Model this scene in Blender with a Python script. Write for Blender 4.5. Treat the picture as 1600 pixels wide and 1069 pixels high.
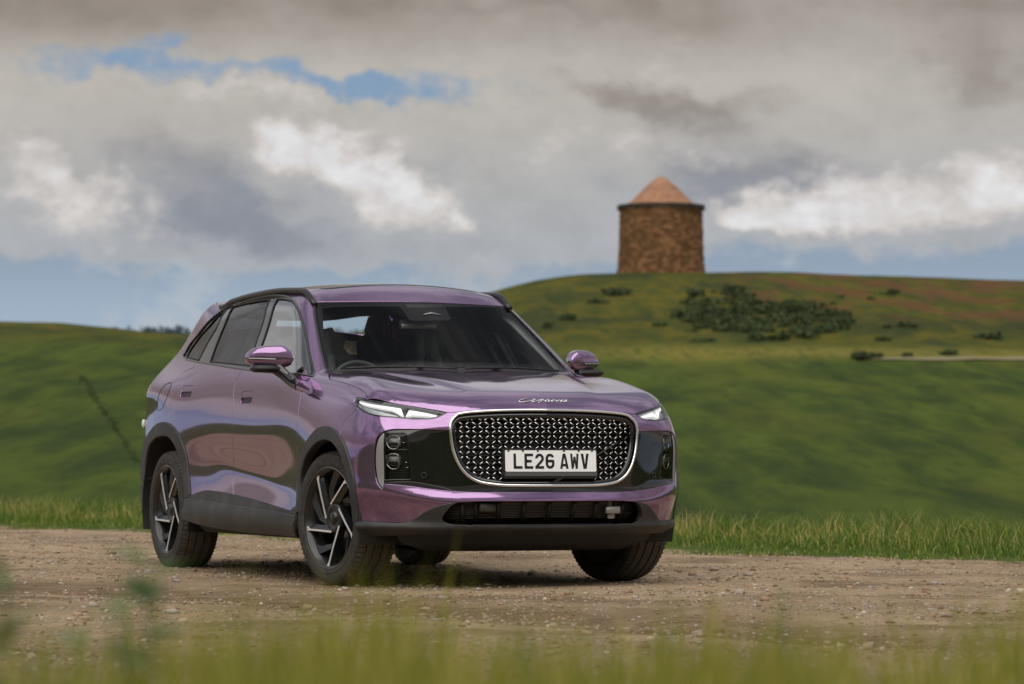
import bpy, math, random
import numpy as np
from mathutils import Vector, Matrix
from mathutils.geometry import delaunay_2d_cdt
random.seed(7); RNG = np.random.default_rng(11)
for o in list(bpy.data.objects): bpy.data.objects.remove(o)
SC = bpy.context.scene
COL = SC.collection

# ------------------------------------------------------------------ camera
CAM = np.array([17.7123, -7.0182, .6922]); YAW, PIT, ROL, FPX = 2.7266, .035, .0021, 5064.8
_d = np.array([math.cos(PIT)*math.cos(YAW), math.cos(PIT)*math.sin(YAW), math.sin(PIT)])
_r = np.cross(_d, [0, 0, 1]); _r /= np.linalg.norm(_r); _u = np.cross(_r, _d)
_r2 = math.cos(ROL)*_r + math.sin(ROL)*_u; _u2 = -math.sin(ROL)*_r + math.cos(ROL)*_u
cd = bpy.data.cameras.new('camera'); cam = bpy.data.objects.new('camera', cd); COL.objects.link(cam)
M = Matrix.Identity(4)
for i in range(3): M[i][0] = _r2[i]; M[i][1] = _u2[i]; M[i][2] = -_d[i]; M[i][3] = CAM[i]
cam.matrix_world = M
cd.sensor_width = 36; cd.lens = FPX/1600*36; cd.clip_start = .1; cd.clip_end = 20000
cd.dof.use_dof = True; cd.dof.focus_distance = 16.9; cd.dof.aperture_fstop = 4.4
SC.camera = cam

# ------------------------------------------------------------------ node helper
class N:
    """tiny expression wrapper round shader-node sockets"""
    def __init__(s, nt, sock): s.nt = nt; s.s = sock
    def _m(s, op, *a, clamp=False):
        n = s.nt.nodes.new('ShaderNodeMath'); n.operation = op; n.use_clamp = clamp
        for i, v in enumerate((s,)+a):
            if isinstance(v, N): s.nt.links.new(v.s, n.inputs[i])
            else: n.inputs[i].default_value = v
        return N(s.nt, n.outputs[0])
    def __add__(s, o): return s._m('ADD', o)
    def __sub__(s, o): return s._m('SUBTRACT', o)
    def __mul__(s, o): return s._m('MULTIPLY', o)
    def __truediv__(s, o): return s._m('DIVIDE', o)
    __radd__ = __add__; __rmul__ = __mul__
    def __rsub__(s, o): return s._m('MULTIPLY', -1)._m('ADD', o)
    def pw(s, o): return s._m('POWER', o)
    def mx(s, o): return s._m('MAXIMUM', o)
    def mn(s, o): return s._m('MINIMUM', o)
    def absv(s): return s._m('ABSOLUTE')
    def sq(s): return s*s
    def exp(s): return s._m('EXPONENT')
    def ss(s, a, b):
        n = s.nt.nodes.new('ShaderNodeMapRange'); n.interpolation_type = 'SMOOTHSTEP'
        s.nt.links.new(s.s, n.inputs[0]); n.inputs[1].default_value = a; n.inputs[2].default_value = b
        return N(s.nt, n.outputs[0])
def link(nt, a, b):
    if isinstance(a, N): nt.links.new(a.s, b)
    elif isinstance(a, bpy.types.NodeSocket): nt.links.new(a, b)
    else: b.default_value = a
def vec(nt, x, y, z):
    n = nt.nodes.new('ShaderNodeCombineXYZ')
    for i, v in enumerate((x, y, z)): link(nt, v, n.inputs[i])
    return n.outputs[0]
def noise(nt, v, scale, detail=4, rough=.5, dist=0., col=False):
    n = nt.nodes.new('ShaderNodeTexNoise'); n.inputs['Scale'].default_value = scale
    n.inputs['Detail'].default_value = detail; n.inputs['Roughness'].default_value = rough; n.inputs['Distortion'].default_value = dist
    if v is not None: nt.links.new(v.s if isinstance(v, N) else v, n.inputs['Vector'])
    return n.outputs['Color'] if col else N(nt, n.outputs['Fac'])
def mixc(nt, f, a, b):
    n = nt.nodes.new('ShaderNodeMix'); n.data_type = 'RGBA'
    link(nt, f, n.inputs['Factor'])
    for v, k in ((a, 6), (b, 7)):
        if isinstance(v, tuple): n.inputs[k].default_value = (*v[:3], 1)
        else: nt.links.new(v.s if isinstance(v, N) else v, n.inputs[k])
    return n.outputs[2]
def srgb(r, g, b):
    return tuple((c/255/12.92 if c/255 <= .04045 else ((c/255+.055)/1.055)**2.4) for c in (r, g, b))

# ------------------------------------------------------------------ world: sky with broken cloud
SUN_EL, SUN_AZ = math.radians(58), math.radians(-38)      # azimuth measured from +X towards +Y, towards the sun
W = bpy.data.worlds.new('World'); SC.world = W; W.use_nodes = True
nt = W.node_tree; nt.nodes.clear()
tc = nt.nodes.new('ShaderNodeTexCoord'); sx = nt.nodes.new('ShaderNodeSeparateXYZ'); nt.links.new(tc.outputs['Generated'], sx.inputs[0])
dx, dy, dz = (N(nt, sx.outputs[i]) for i in range(3))
# compass coordinates in units of about one degree: A to the right of the valley axis, E upwards
fx, fy = math.cos(YAW), math.sin(YAW)
fw = dx*fx + dy*fy; rt = dx*fy - dy*fx
A = rt._m('ARCTAN2', fw)*57.2958
E_ = dz._m('ARCSINE')*57.2958
def ell(a, e, ra, re, tilt=0.):
    ca, sa = math.cos(tilt), math.sin(tilt)
    p = (A-a)*(ca/ra) + (E_-e)*(sa/ra); q = (E_-e)*(ca/re) - (A-a)*(sa/re)
    return ((p*p+q*q)*-1.).exp()
sky = nt.nodes.new('ShaderNodeTexSky'); sky.sky_type = 'NISHITA'; sky.sun_disc = False
sky.sun_elevation = SUN_EL; sky.sun_rotation = math.pi/2 - SUN_AZ; sky.air_density = 1.3; sky.dust_density = .6; sky.ozone_density = 2.5
# ragged cloud outlines: the masses below are placed in warped compass coordinates
W.cycles.sampling_method = 'MANUAL'; W.cycles.sample_map_resolution = 512
def warp(sc_, det, aA, aE, seed):
    c_ = noise(nt, vec(nt, A*sc_, E_*sc_*1.35, seed), 1., det, .58, 0., True); sp = nt.nodes.new('ShaderNodeSeparateColor'); nt.links.new(c_, sp.inputs[0])
    return (N(nt, sp.outputs[0])-.5)*aA, (N(nt, sp.outputs[1])-.5)*aE, N(nt, sp.outputs[2])
w1a, w1e, nB = warp(.30, 3, 4.2, 1.7, 2.6)
w2a, w2e, nA = warp(1.05, 8, 2.0, 1.15, 8.1)
A0, E0 = A, E_
A = A0 + w1a + w2a; Ew = E0 + w1e + w2e
def ell(a, e, ra, re, tilt=0.):
    ca, sa = math.cos(tilt), math.sin(tilt)
    p = (A-a)*(ca/ra) + (Ew-e)*(sa/ra); q = (Ew-e)*(ca/re) - (A-a)*(sa/re)
    return ((p*p+q*q)*-1.).exp()
def mixv(f, a, b): return mixc(nt, f, a, b)
def blob(*L):
    r = None
    for a in L:
        v = ell(*a[:5])*a[5]; r = v if r is None else r+v
    return r
def X_(px): return (px-800)/88.4
def Y_(py): return (711-py)/88.4
def B(px, py, rx, ry, tilt, w): return (X_(px), Y_(py), rx/88.4, ry/88.4, tilt, w)
nC = noise(nt, vec(nt, A0*2.4, E0*3.6, 4.4), 1., 6, .62, .2)
eA = (nA-.5)*3.2; eB = (nB-.5)*3.; eC = (nC-.5)*2.6
clear = mixv(E_.ss(.3, 2.6), srgb(190, 201, 214), srgb(152, 172, 195)); clear = mixv(E_.ss(2.4, 3.6), clear, srgb(136, 154, 178)); clear = mixv(E_.ss(4.6, 6.2), clear, srgb(126, 152, 183))
clear = mixv((eB+eC*.4).ss(.0, .5)*E_.ss(4.6, 3.4)*.55, clear, srgb(184, 190, 198))
# deck
gap = blob(B(300, 124, 400, 24, -.05, 1.0), B(225, 95, 60, 26, .0, .6), B(600, 150, 130, 22, -.16, .9))
low = Ew.ss(4.35, 2.9)*1.3
put = blob(B(110, 320, 270, 80, -.16, .9), B(640, 345, 190, 90, -.40, 1.0), B(500, 402, 110, 22, 0, .6), B(950, 340, 160, 60, 0, .6), B(270, 432, 80, 14, 0, .5), B(1400, 330, 330, 40, .04, .7))
cov = (1.0-gap*.70-low+put+eA*.34+eB*.20+eC*.14).ss(.06, .78)
body = mixv(E0.ss(2.6, 7.0), srgb(170, 175, 182), srgb(188, 183, 176)); body = mixv((E0.ss(6.5, 8.2)*(1.+eB*.9)).mx(0.).mn(1.), body, srgb(146, 137, 128)); body = mixv(E0.ss(9.5, 20.), body, mixv((noise(nt, vec(nt, A0*.055, E0*.085, 5.5), 1., 6, .6, .4)).ss(.38, .62), srgb(134, 139, 148), srgb(208, 208, 211)))
shade = (blob(B(340, 285, 190, 75, -.42, .75), B(1010, 172, 210, 30, -.05, .95), B(1200, 268, 200, 45, .0, .95), B(1520, 130, 150, 60, -.25, .8), B(1560, 20, 190, 26, 0, .7), B(720, 245, 90, 40, 0, .4), B(820, 28, 200, 16, 0, .6), B(420, 345, 150, 40, -.2, .5))+eA*.42+eB*.35)
body = mixv(shade.ss(.02, 1.15)*.9, body, mixv(E0.ss(4.6, 6.3), srgb(134, 139, 150), srgb(143, 135, 128)))
lit = blob(B(105, 250, 130, 34, -.25, .62), B(130, 315, 230, 70, -.25, .62), B(520, 232, 110, 36, -.25, .85), B(610, 290, 130, 46, -.5, .7), B(680, 345, 130, 50, -.45, .40), B(400, 158, 260, 26, .0, .5),
           B(1140, 322, 75, 38, 0, .75), B(1255, 330, 95, 38, 0, .75), B(1390, 308, 120, 54, 0, .7), B(1560, 292, 130, 64, 0, .85), B(1210, 345, 190, 22, 0, .4), B(960, 100, 320, 55, -.05, .38), B(1060, 232, 320, 36, -.06, .42), B(820, 290, 200, 60, -.2, .3))
litm = (lit+eA*.34+eB*.1+eC*.14-.04).ss(.28, .78)
cc = mixv(litm*.92, body, mixv((lit+eA*.5+eC*.2).ss(.55, 1.35), srgb(208, 202, 198), srgb(228, 228, 230)))
covL = cov.mx(litm*.97)
bgS = nt.nodes.new('ShaderNodeBackground'); bgS.inputs[1].default_value = .1
mul = nt.nodes.new('ShaderNodeVectorMath'); mul.operation = 'SCALE'; mul.inputs[3].default_value = 10.
nt.links.new(clear, mul.inputs[0]); nt.links.new(mixc(nt, .9, sky.outputs[0], mul.outputs[0]), bgS.inputs[0])
tn = nt.nodes.new('ShaderNodeVectorMath'); tn.operation = 'SCALE'; nt.links.new(cc, tn.inputs[0]); nt.links.new((eC*.05+eA*.11+eB*.06+1.).s, tn.inputs[3])
bgC = nt.nodes.new('ShaderNodeBackground'); nt.links.new(tn.outputs[0], bgC.inputs[0]); bgC.inputs[1].default_value = 1.
mxs = nt.nodes.new('ShaderNodeMixShader'); nt.links.new(covL.s, mxs.inputs[0])
nt.links.new(bgS.outputs[0], mxs.inputs[1]); nt.links.new(bgC.outputs[0], mxs.inputs[2])
wo = nt.nodes.new('ShaderNodeOutputWorld'); nt.links.new(mxs.outputs[0], wo.inputs[0])


# ------------------------------------------------------------------ sun (veiled by cloud)
sl = bpy.data.lights.new('sun', 'SUN'); sl.energy = 3.1; sl.angle = math.radians(85); sl.color = (1, .95, .88)
so = bpy.data.objects.new('sun', sl); COL.objects.link(so)
sd = Vector((math.cos(SUN_EL)*math.cos(SUN_AZ), math.cos(SUN_EL)*math.sin(SUN_AZ), math.sin(SUN_EL)))
so.rotation_euler = sd.to_track_quat('Z', 'Y').to_euler()
SC.view_settings.view_transform = 'Standard'; SC.view_settings.look = 'None'
SC.view_settings.exposure = 0; SC.view_settings.gamma = 1; SC.view_settings.use_curve_mapping = False
SC.render.engine = 'CYCLES'; SC.cycles.use_denoising = True
SC.cycles.max_bounces = 10; SC.cycles.transparent_max_bounces = 16; SC.cycles.sample_clamp_indirect = 6
SC.cycles.caustics_reflective = False; SC.cycles.caustics_refractive = False

# ------------------------------------------------------------------ objects and materials
def tag(o, label=None, cat=None, group=None, kind=None):
    if label: o['label'] = label
    if cat: o['category'] = cat
    if group: o['group'] = group
    if kind: o['kind'] = kind
    return o
def mesh_obj(name, verts, faces, mat=None, parent=None, smooth=True, normals=None):
    me = bpy.data.meshes.new(name)
    verts = np.asarray(verts, float)
    if isinstance(faces, np.ndarray) and faces.ndim == 2:
        k = faces.shape[1]; nf = len(faces)
        me.vertices.add(len(verts)); me.vertices.foreach_set('co', verts.ravel())
        me.loops.add(nf*k); me.loops.foreach_set('vertex_index', faces.ravel().astype(np.int32))
        me.polygons.add(nf); me.polygons.foreach_set('loop_start', np.arange(0, nf*k, k, dtype=np.int32))
        me.polygons.foreach_set('loop_total', np.full(nf, k, np.int32))
        me.update(calc_edges=True)
    else:
        me.from_pydata([tuple(v) for v in verts], [], [tuple(int(i) for i in f) for f in faces])
    if smooth: me.polygons.foreach_set('use_smooth', np.ones(len(me.polygons), bool))
    me.validate()
    if normals is not None:
        me.normals_split_custom_set_from_vertices([tuple(n) for n in normals])
    if mat: me.materials.append(mat)
    o = bpy.data.objects.new(name, me); COL.objects.link(o)
    if parent: o.parent = parent
    return o
def empty(name, loc=(0, 0, 0)):
    o = bpy.data.objects.new(name, None); o.location = loc; COL.objects.link(o); o.empty_display_size = .3
    return o
class MB:
    """collects pieces of one mesh"""
    def __init__(s): s.v = []; s.f = []; s.n = 0
    def add(s, v, f):
        v = np.asarray(v, float)
        s.v.append(v); s.f += [tuple(int(i)+s.n for i in q) for q in f]; s.n += len(v); return s
    def box(s, c, h, R=None, taper=1.):
        k = np.array([[x, y, z] for z in (-1, 1) for y in (-1, 1) for x in (-1, 1)], float)*np.array(h)
        k[4:, :2] *= taper
        if R is not None: k = k @ np.asarray(R).T
        return s.add(k+np.array(c), [(0, 2, 3, 1), (4, 5, 7, 6), (0, 1, 5, 4), (2, 6, 7, 3), (0, 4, 6, 2), (1, 3, 7, 5)])
    def bbox(s, c, h, b=.01, R=None):
        """box with bevelled edges"""
        hx, hy, hz = h; b = min(b, .95*min(h)); V = []; 
        for z, i in ((-hz, b), (-hz+b, 0), (hz-b, 0), (hz, b)):
            x, y = hx-i, hy-i
            V += [(x-b, -y, z), (x, -y+b, z), (x, y-b, z), (x-b, y, z), (-x+b, y, z), (-x, y-b, z), (-x, -y+b, z), (-x+b, -y, z)]
        V = np.array(V)
        if R is not None: V = V @ np.asarray(R).T
        F_ = [tuple(range(7, -1, -1)), tuple(range(24, 32))]
        for k in range(3):
            for i in range(8): F_.append((k*8+i, k*8+(i+1) % 8, k*8+8+(i+1) % 8, k*8+8+i))
        return s.add(V+np.array(c), F_)
    def tube(s, P, r, n=8, closed=False, up=(0, 0, 1), flat=1., cap=True):
        P = np.asarray(P, float); m = len(P)
        r = np.broadcast_to(np.asarray(r, float), (m,))
        T = np.gradient(P, axis=0) if not closed else np.roll(P, -1, 0)-np.roll(P, 1, 0)
        T /= np.linalg.norm(T, axis=1)[:, None]+1e-12
        upv = np.broadcast_to(np.asarray(up, float), (m, 3))
        S = np.cross(T, upv); S /= np.linalg.norm(S, axis=1)[:, None]+1e-12; U = np.cross(S, T)
        a = np.arange(n)*2*np.pi/n
        V = P[:, None]+r[:, None, None]*(np.cos(a)[None, :, None]*S[:, None]+flat*np.sin(a)[None, :, None]*U[:, None])
        Fc = []
        for i in range(m if closed else m-1):
            j = (i+1) % m
            for k in range(n): Fc.append((i*n+k, i*n+(k+1) % n, j*n+(k+1) % n, j*n+k))
        if not closed and cap: Fc += [tuple(range(n-1, -1, -1)), tuple((m-1)*n+k for k in range(n))]
        return s.add(V.reshape(-1, 3), Fc)
    def lathe(s, prof, n=48, axis='y', c=(0, 0, 0), a0=0., a1=2*np.pi):
        prof = np.asarray(prof, float); full = abs(a1-a0-2*np.pi) < 1e-6
        a = a0+(a1-a0)*np.arange(n)/(n if full else n-1)
        V = np.zeros((len(prof), n, 3)); h, r = prof[:, 0], prof[:, 1]
        ca, sa = np.cos(a), np.sin(a)
        if axis == 'y': V[..., 0] = r[:, None]*ca; V[..., 2] = r[:, None]*sa; V[..., 1] = h[:, None]
        elif axis == 'z': V[..., 0] = r[:, None]*ca; V[..., 1] = r[:, None]*sa; V[..., 2] = h[:, None]
        else: V[..., 1] = r[:, None]*ca; V[..., 2] = r[:, None]*sa; V[..., 0] = h[:, None]
        Fc = []
        for i in range(len(prof)-1):
            for k in range(n if full else n-1):
                k2 = (k+1) % n; Fc.append((i*n+k, i*n+k2, (i+1)*n+k2, (i+1)*n+k))
        return s.add(V.reshape(-1, 3)+np.array(c), Fc)
    def build(s, name, mat=None, parent=None, smooth=True, sharp=None):
        o = mesh_obj(name, np.concatenate(s.v), s.f, mat, parent, smooth)
        if sharp is not None: sharpen(o, sharp)
        return o
def sharpen(o, deg=35):
    me = o.data
    try: me.set_sharp_from_angle(angle=math.radians(deg))
    except Exception: pass
def mirror_obj(o, parent):
    """left-hand twin of a right-hand part"""
    me = o.data.copy(); v = np.zeros(len(me.vertices)*3); me.vertices.foreach_get('co', v); v = v.reshape(-1, 3)
    nn = np.zeros(len(me.loops)*3)
    cust = me.has_custom_normals
    if cust:
        me.corner_normals.foreach_get('vector', nn)
        nn = nn.reshape(-1, 3); li = np.zeros(len(me.loops), np.int32); me.loops.foreach_get('vertex_index', li)
        vn = np.zeros_like(v); vn[li] = nn; vn[:, 1] *= -1
    v[:, 1] *= -1; me.vertices.foreach_set('co', v.ravel()); me.flip_normals()
    if cust: me.normals_split_custom_set_from_vertices([tuple(n) for n in vn])
    me.update()
    c = o.copy(); c.data = me; COL.objects.link(c); c.parent = parent
    return c

MATS = {}
def mat(name, base=(.5, .5, .5), rough=.5, metal=0., coat=0., coat_r=.03, spec=.5, emit=None, es=0., build=None):
    if name in MATS: return MATS[name]
    m = bpy.data.materials.new(name); m.use_nodes = True; t = m.node_tree; b = t.nodes['Principled BSDF']
    b.inputs['Base Color'].default_value = (*base, 1); b.inputs['Roughness'].default_value = rough
    b.inputs['Metallic'].default_value = metal; b.inputs['Coat Weight'].default_value = coat
    b.inputs['Coat Roughness'].default_value = coat_r; b.inputs['Specular IOR Level'].default_value = spec
    if emit: b.inputs['Emission Color'].default_value = (*emit, 1); b.inputs['Emission Strength'].default_value = es
    if build: build(t, b)
    MATS[name] = m; return m
def objco(t): 
    n = t.nodes.new('ShaderNodeTexCoord'); return n.outputs['Object']
def bump(t, b, h, dist=.01, strength=.5):
    n = t.nodes.new('ShaderNodeBump'); n.inputs['Distance'].default_value = dist; n.inputs['Strength'].default_value = strength
    t.links.new(h.s if isinstance(h, N) else h, n.inputs['Height']); t.links.new(n.outputs[0], b.inputs['Normal'])
def glass(name, tint, rough=.0, refl=1., k=1.7):
    if name in MATS: return MATS[name]
    m = bpy.data.materials.new(name); m.use_nodes = True; t = m.node_tree; t.nodes.clear()
    o = t.nodes.new('ShaderNodeOutputMaterial'); mx = t.nodes.new('ShaderNodeMixShader')
    tr = t.nodes.new('ShaderNodeBsdfTransparent'); tr.inputs[0].default_value = (*tint, 1)
    gl = t.nodes.new('ShaderNodeBsdfGlossy'); gl.inputs['Roughness'].default_value = rough; gl.inputs[0].default_value = (refl, refl, refl, 1)
    fr = t.nodes.new('ShaderNodeFresnel'); fr.inputs[0].default_value = 1.52
    f2 = N(t, fr.outputs[0])*k
    t.links.new(f2.mn(1.).s, mx.inputs[0]); t.links.new(tr.outputs[0], mx.inputs[1]); t.links.new(gl.outputs[0], mx.inputs[2])
    t.links.new(mx.outputs[0], o.inputs[0]); MATS[name] = m; return m

# ------------------------------------------------------------------ body surface (metres; x forward, y left, z up)
def nat(xs):
    """cardinal natural cubic spline: returns function giving weight matrix"""
    xs=np.array(xs,float); n=len(xs); h=np.diff(xs)
    A=np.zeros((n,n)); B=np.zeros((n,n)); A[0,0]=A[-1,-1]=1
    for i in range(1,n-1):
        A[i,i-1]=h[i-1]; A[i,i]=2*(h[i-1]+h[i]); A[i,i+1]=h[i]
        B[i,i-1]=6/h[i-1]; B[i,i]=-6/h[i-1]-6/h[i]; B[i,i+1]=6/h[i]
    M=np.linalg.solve(A,B); I=np.eye(n)
    def w(x):
        x=np.asarray(x,float).ravel(); xc=np.clip(x,xs[0],xs[-1])
        k=np.clip(np.searchsorted(xs,xc)-1,0,n-2); hh=h[k]
        a=(xs[k+1]-xc)/hh; b=(xc-xs[k])/hh
        W=a[:,None]*I[k]+b[:,None]*I[k+1]+(((a**3-a)*hh**2/6)[:,None]*M[k]+((b**3-b)*hh**2/6)[:,None]*M[k+1])
        d=x-xc
        m=np.abs(d)>0
        if m.any():
            s=(I[k]-I[k+1])/-hh[:,None]; 
            s=s+(-(3*a**2-1)*hh/6)[:,None]*M[k]+((3*b**2-1)*hh/6)[:,None]*M[k+1]
            W=W+d[:,None]*s*m[:,None]
        return W
    return w
class G2:
    def __init__(s,xs,zs,V): s.wx=nat(xs); s.wz=nat(zs); s.V=np.array(V,float)
    def __call__(s,x,z): return ((s.wx(x)@s.V)*s.wz(z)).sum(1)
class G1:
    def __init__(s,xs,v): s.w=nat(xs); s.v=np.array(v,float)
    def __call__(s,x): return s.w(x)@s.v
def smax(a,b,k):
    h=np.clip(.5+.5*(a-b)/k,0,1); return b*(1-h)+a*h+k*h*(1-h)
def smin(a,b,k): return -smax(-a,-b,k)
SX=[-2.3,-1.9,-1.4,-.9,-.3,.3,.9,1.4,1.85,2.3]
SZ=[.2,.35,.5,.65,.8,.9,1.0,1.1,1.2,1.35,1.5,1.65,1.8]
SY=[[0.836,0.841,0.844,0.84,0.834,0.833,0.835,0.823,0.783,0.683,0.598,0.522,0.447],
    [0.89,0.894,0.898,0.896,0.887,0.878,0.874,0.868,0.807,0.697,0.635,0.561,0.481],
    [0.919,0.929,0.934,0.931,0.921,0.914,0.906,0.882,0.824,0.738,0.672,0.598,0.519],
    [0.909,0.921,0.908,0.903,0.913,0.911,0.903,0.88,0.836,0.76,0.689,0.618,0.546],
    [0.901,0.927,0.901,0.895,0.91,0.91,0.898,0.877,0.839,0.767,0.7,0.632,0.561],
    [0.909,0.935,0.908,0.902,0.918,0.916,0.9,0.875,0.833,0.76,0.698,0.636,0.558],
    [0.922,0.945,0.93,0.928,0.933,0.927,0.904,0.868,0.812,0.744,0.683,0.618,0.548],
    [0.941,0.961,0.965,0.966,0.956,0.931,0.892,0.833,0.761,0.669,0.594,0.522,0.45],
    [0.938,0.95,0.951,0.949,0.935,0.903,0.869,0.808,0.737,0.64,0.548,0.459,0.382],
    [0.884,0.893,0.896,0.895,0.879,0.851,0.812,0.76,0.699,0.59,0.483,0.378,0.275]]
Ys=G2(SX,SZ,SY)
FY=[0,.25,.5,.7,.85,.95]; FZ=[.15,.3,.42,.52,.66,.8,.9,1.0]
FX=[[2.152,2.253,2.301,2.311,2.3,2.296,2.29,2.235],
    [2.145,2.245,2.286,2.296,2.287,2.281,2.272,2.215],
    [2.099,2.189,2.222,2.236,2.235,2.229,2.218,2.159],
    [2.021,2.102,2.128,2.147,2.151,2.145,2.123,2.065],
    [1.913,1.985,2.008,2.039,2.056,2.052,2.012,1.949],
    [1.815,1.88,1.906,1.944,1.966,1.959,1.917,1.849]]
Xf=G2(FY,FZ,FX)
RZ=[.2,.35,.55,.7,.9,1.05,1.2,1.35,1.5,1.65]
RX=G1(RZ,[2.241,2.362,2.382,2.363,2.306,2.297,2.198,2.029,1.863,1.734])
def Xr(y,z): return RX(z)-.14*y**2-.13*y**4
HX=[.5,.9,1.2,1.5,1.8,2.05,2.25,2.4]; HY=[0,.3,.55,.72,.86,.96]
HZ=[[1.262,1.257,1.243,1.227,1.203,1.185],
    [1.198,1.193,1.174,1.163,1.145,1.111],
    [1.165,1.161,1.15,1.143,1.119,1.076],
    [1.129,1.127,1.119,1.121,1.089,1.039],
    [1.084,1.081,1.072,1.06,1.033,0.989],
    [1.036,1.029,1.016,1.001,0.976,0.933],
    [0.986,0.975,0.959,0.942,0.912,0.863],
    [0.922,0.911,0.894,0.875,0.844,0.793]]
Hd=G2(HX,HY,HZ)
WZ=[1.05,1.158,1.36,1.565,1.7]; WX=G1(WZ,[1.29,1.125,.805,.475,.24])
def Xw(y,z): return WX(z)-.36*y**2
ZX=[-2.2,-1.8,-1.4,-.8,-.2,.2,.4,.6]; ZZ=G1(ZX,[1.514,1.589,1.648,1.698,1.708,1.686,1.668,1.616])
def Zr(x,y): return ZZ(x)-.11*y**2-.12*y**4
def F(P):
    x,y,z=P[:,0],np.abs(P[:,1]),P[:,2]
    side=y-Ys(x,z)
    dv=z-(.595-.135*x)      # door hollow, dropping towards the front wheel
    side=side+.011*np.exp(-(dv/.095)**2-((x-.08)/.60)**4)
    zc=.435+.13*np.clip(y-.5,0,1)**1.6*2.2
    dzr=z-zc
    fr=x-Xf(y,z)-.026*np.exp(-np.where(dzr>0,dzr/.062,dzr/.07)**2); re=-x-Xr(y,z)
    hood=z-Hd(x,y)
    ws=(x-Xw(y,z))*.55; rf=z-Zr(x,y)
    cab=smax(ws,rf,.05)
    top=smin(hood,cab,.02)
    f=smax(side,top,.10)
    f=smax(f,fr,.16)
    f=smax(f,re,.16)
    return f

# ------------------------------------------------------------------ the land: s = metres to the right, t = metres ahead of the viewpoint
FW = np.array((math.cos(YAW), math.sin(YAW))); RT_ = np.array((math.sin(YAW), -math.cos(YAW)))
def st2w(s, t): s, t = np.asarray(s, float), np.asarray(t, float); return CAM[0]+t*FW[0]+s*RT_[0], CAM[1]+t*FW[1]+s*RT_[1]
VERGE0, VSL = 24.9, -1.2
def verge_d(s, t): return (t-(VERGE0+VSL*np.clip(s, -14, 9)))/1.56       # metres beyond the edge of the gravel
def sstep(x, a, b): u = np.clip((x-a)/(b-a), 0, 1); return u*u*(3-2*u)
LT = [30, 60, 100, 150, 190, 228, 265, 330, 450]
LC = [-1500, -300, 0, 120, 250, 420, 560, 700, 800, 880, 960, 1100, 1180, 1300, 1450, 1600, 1900, 3000]
#        30    60   100  150  190  228   265  330  450
LH = [[-1.2, -.6, 1.7, 5.2, 7.9, 7.0, 5.0, 0., -6],
      [-1.2, -.6, 1.8, 5.4, 8.3, 7.2, 5.0, 0., -6],
      [-1.2, -.6, 1.8, 5.5, 8.45, 7.0, 4.5, 0., -6],
      [-1.2, -.6, 1.8, 5.4, 8.25, 6.6, 4.0, 0., -6],
      [-1.2, -.6, 1.7, 5.2, 7.75, 6.2, 4.0, 0., -6],
      [-1.2, -.6, 1.6, 5.0, 7.6, 6.8, 4.5, 0., -6],
      [-1.2, -.6, 1.6, 4.9, 7.8, 8.2, 6.0, 0., -6],
      [-1.2, -.6, 1.6, 5.0, 8.6, 10.9, 9., 2., -6],
      [-1.2, -.6, 1.6, 5.1, 9.1, 12.55, 11., 3., -6],
      [-1.2, -.6, 1.6, 5.15, 9.4, 13.3, 12.2, 4., -6],
      [-1.2, -.6, 1.6, 5.15, 9.5, 13.55, 12.5, 4., -6],
      [-1.2, -.6, 1.6, 5.1, 9.5, 13.65, 12.6, 4., -6],
      [-1.2, -.6, 1.6, 5.1, 9.5, 13.75, 12.8, 4., -6],
      [-1.2, -.6, 1.6, 5.1, 9.4, 13.55, 12.8, 4., -6],
      [-1.2, -.6, 1.6, 5.1, 9.3, 13.30, 12.6, 4., -6],
      [-1.2, -.6, 1.6, 5.1, 9.2, 13.05, 12.4, 4., -6],
      [-1.2, -.6, 1.6, 5.1, 9.1, 12.7, 12., 4., -6],
      [-1.2, -.6, 1.6, 5.0, 8.5, 11., 10., 3., -6]]
LAND = G2(LC, LT, LH)
def vnoise(x, y, seed=0):
    """smooth value noise"""
    r = np.random.default_rng(seed).random((64, 64)); xi = np.floor(x).astype(int); yi = np.floor(y).astype(int)
    fx_, fy_ = x-xi, y-yi; fx_ = fx_*fx_*(3-2*fx_); fy_ = fy_*fy_*(3-2*fy_)
    g = lambda a, b: r[a % 64, b % 64]
    return (g(xi, yi)*(1-fx_)+g(xi+1, yi)*fx_)*(1-fy_)+(g(xi, yi+1)*(1-fx_)+g(xi+1, yi+1)*fx_)*fy_-.5
def land(s, t):
    s, t = np.asarray(s, float).ravel(), np.asarray(t, float).ravel()
    d = verge_d(s, t)
    near = .03*sstep(d, -.2, .5)-.13*np.clip(d-2.2, 0, 14)+.02*vnoise(s*.9, t*.9, 1)+.008*vnoise(s*3, t*3, 2)
    near += -.035*np.exp(-((d+6.8)/.45)**2)-.02*np.exp(-((d+9.6)/.4)**2)+.02*np.exp(-((d+8.2)/.5)**2)
    tt = np.clip(t, 30, 450); cc_ = np.clip(800+FPX*s/np.maximum(t, 5), -1500, 3000)
    far = LAND(cc_, tt)-.012*np.clip(t-450, 0, 900)
    far = far+(.35*vnoise(s*.06, t*.06, 3)+.16*vnoise(s*.2, t*.2, 4))*sstep(t, 60, 120)+.05*vnoise(s*.7, t*.7, 5)*sstep(t, 40, 80)
    w = sstep(d, 5, 22)
    a_ = np.degrees(np.abs(np.arctan2(s, t))); r_ = np.hypot(s, t)     # more hillside closes the view behind and beside
    return (near*(1-w)+far*w)*np.where(t > 0, 1, 0)+sstep(a_, 62, 95)*(13*sstep(r_, 22, 95)+.5*vnoise(s*.1, t*.1, 6)*sstep(r_, 22, 40))
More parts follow.
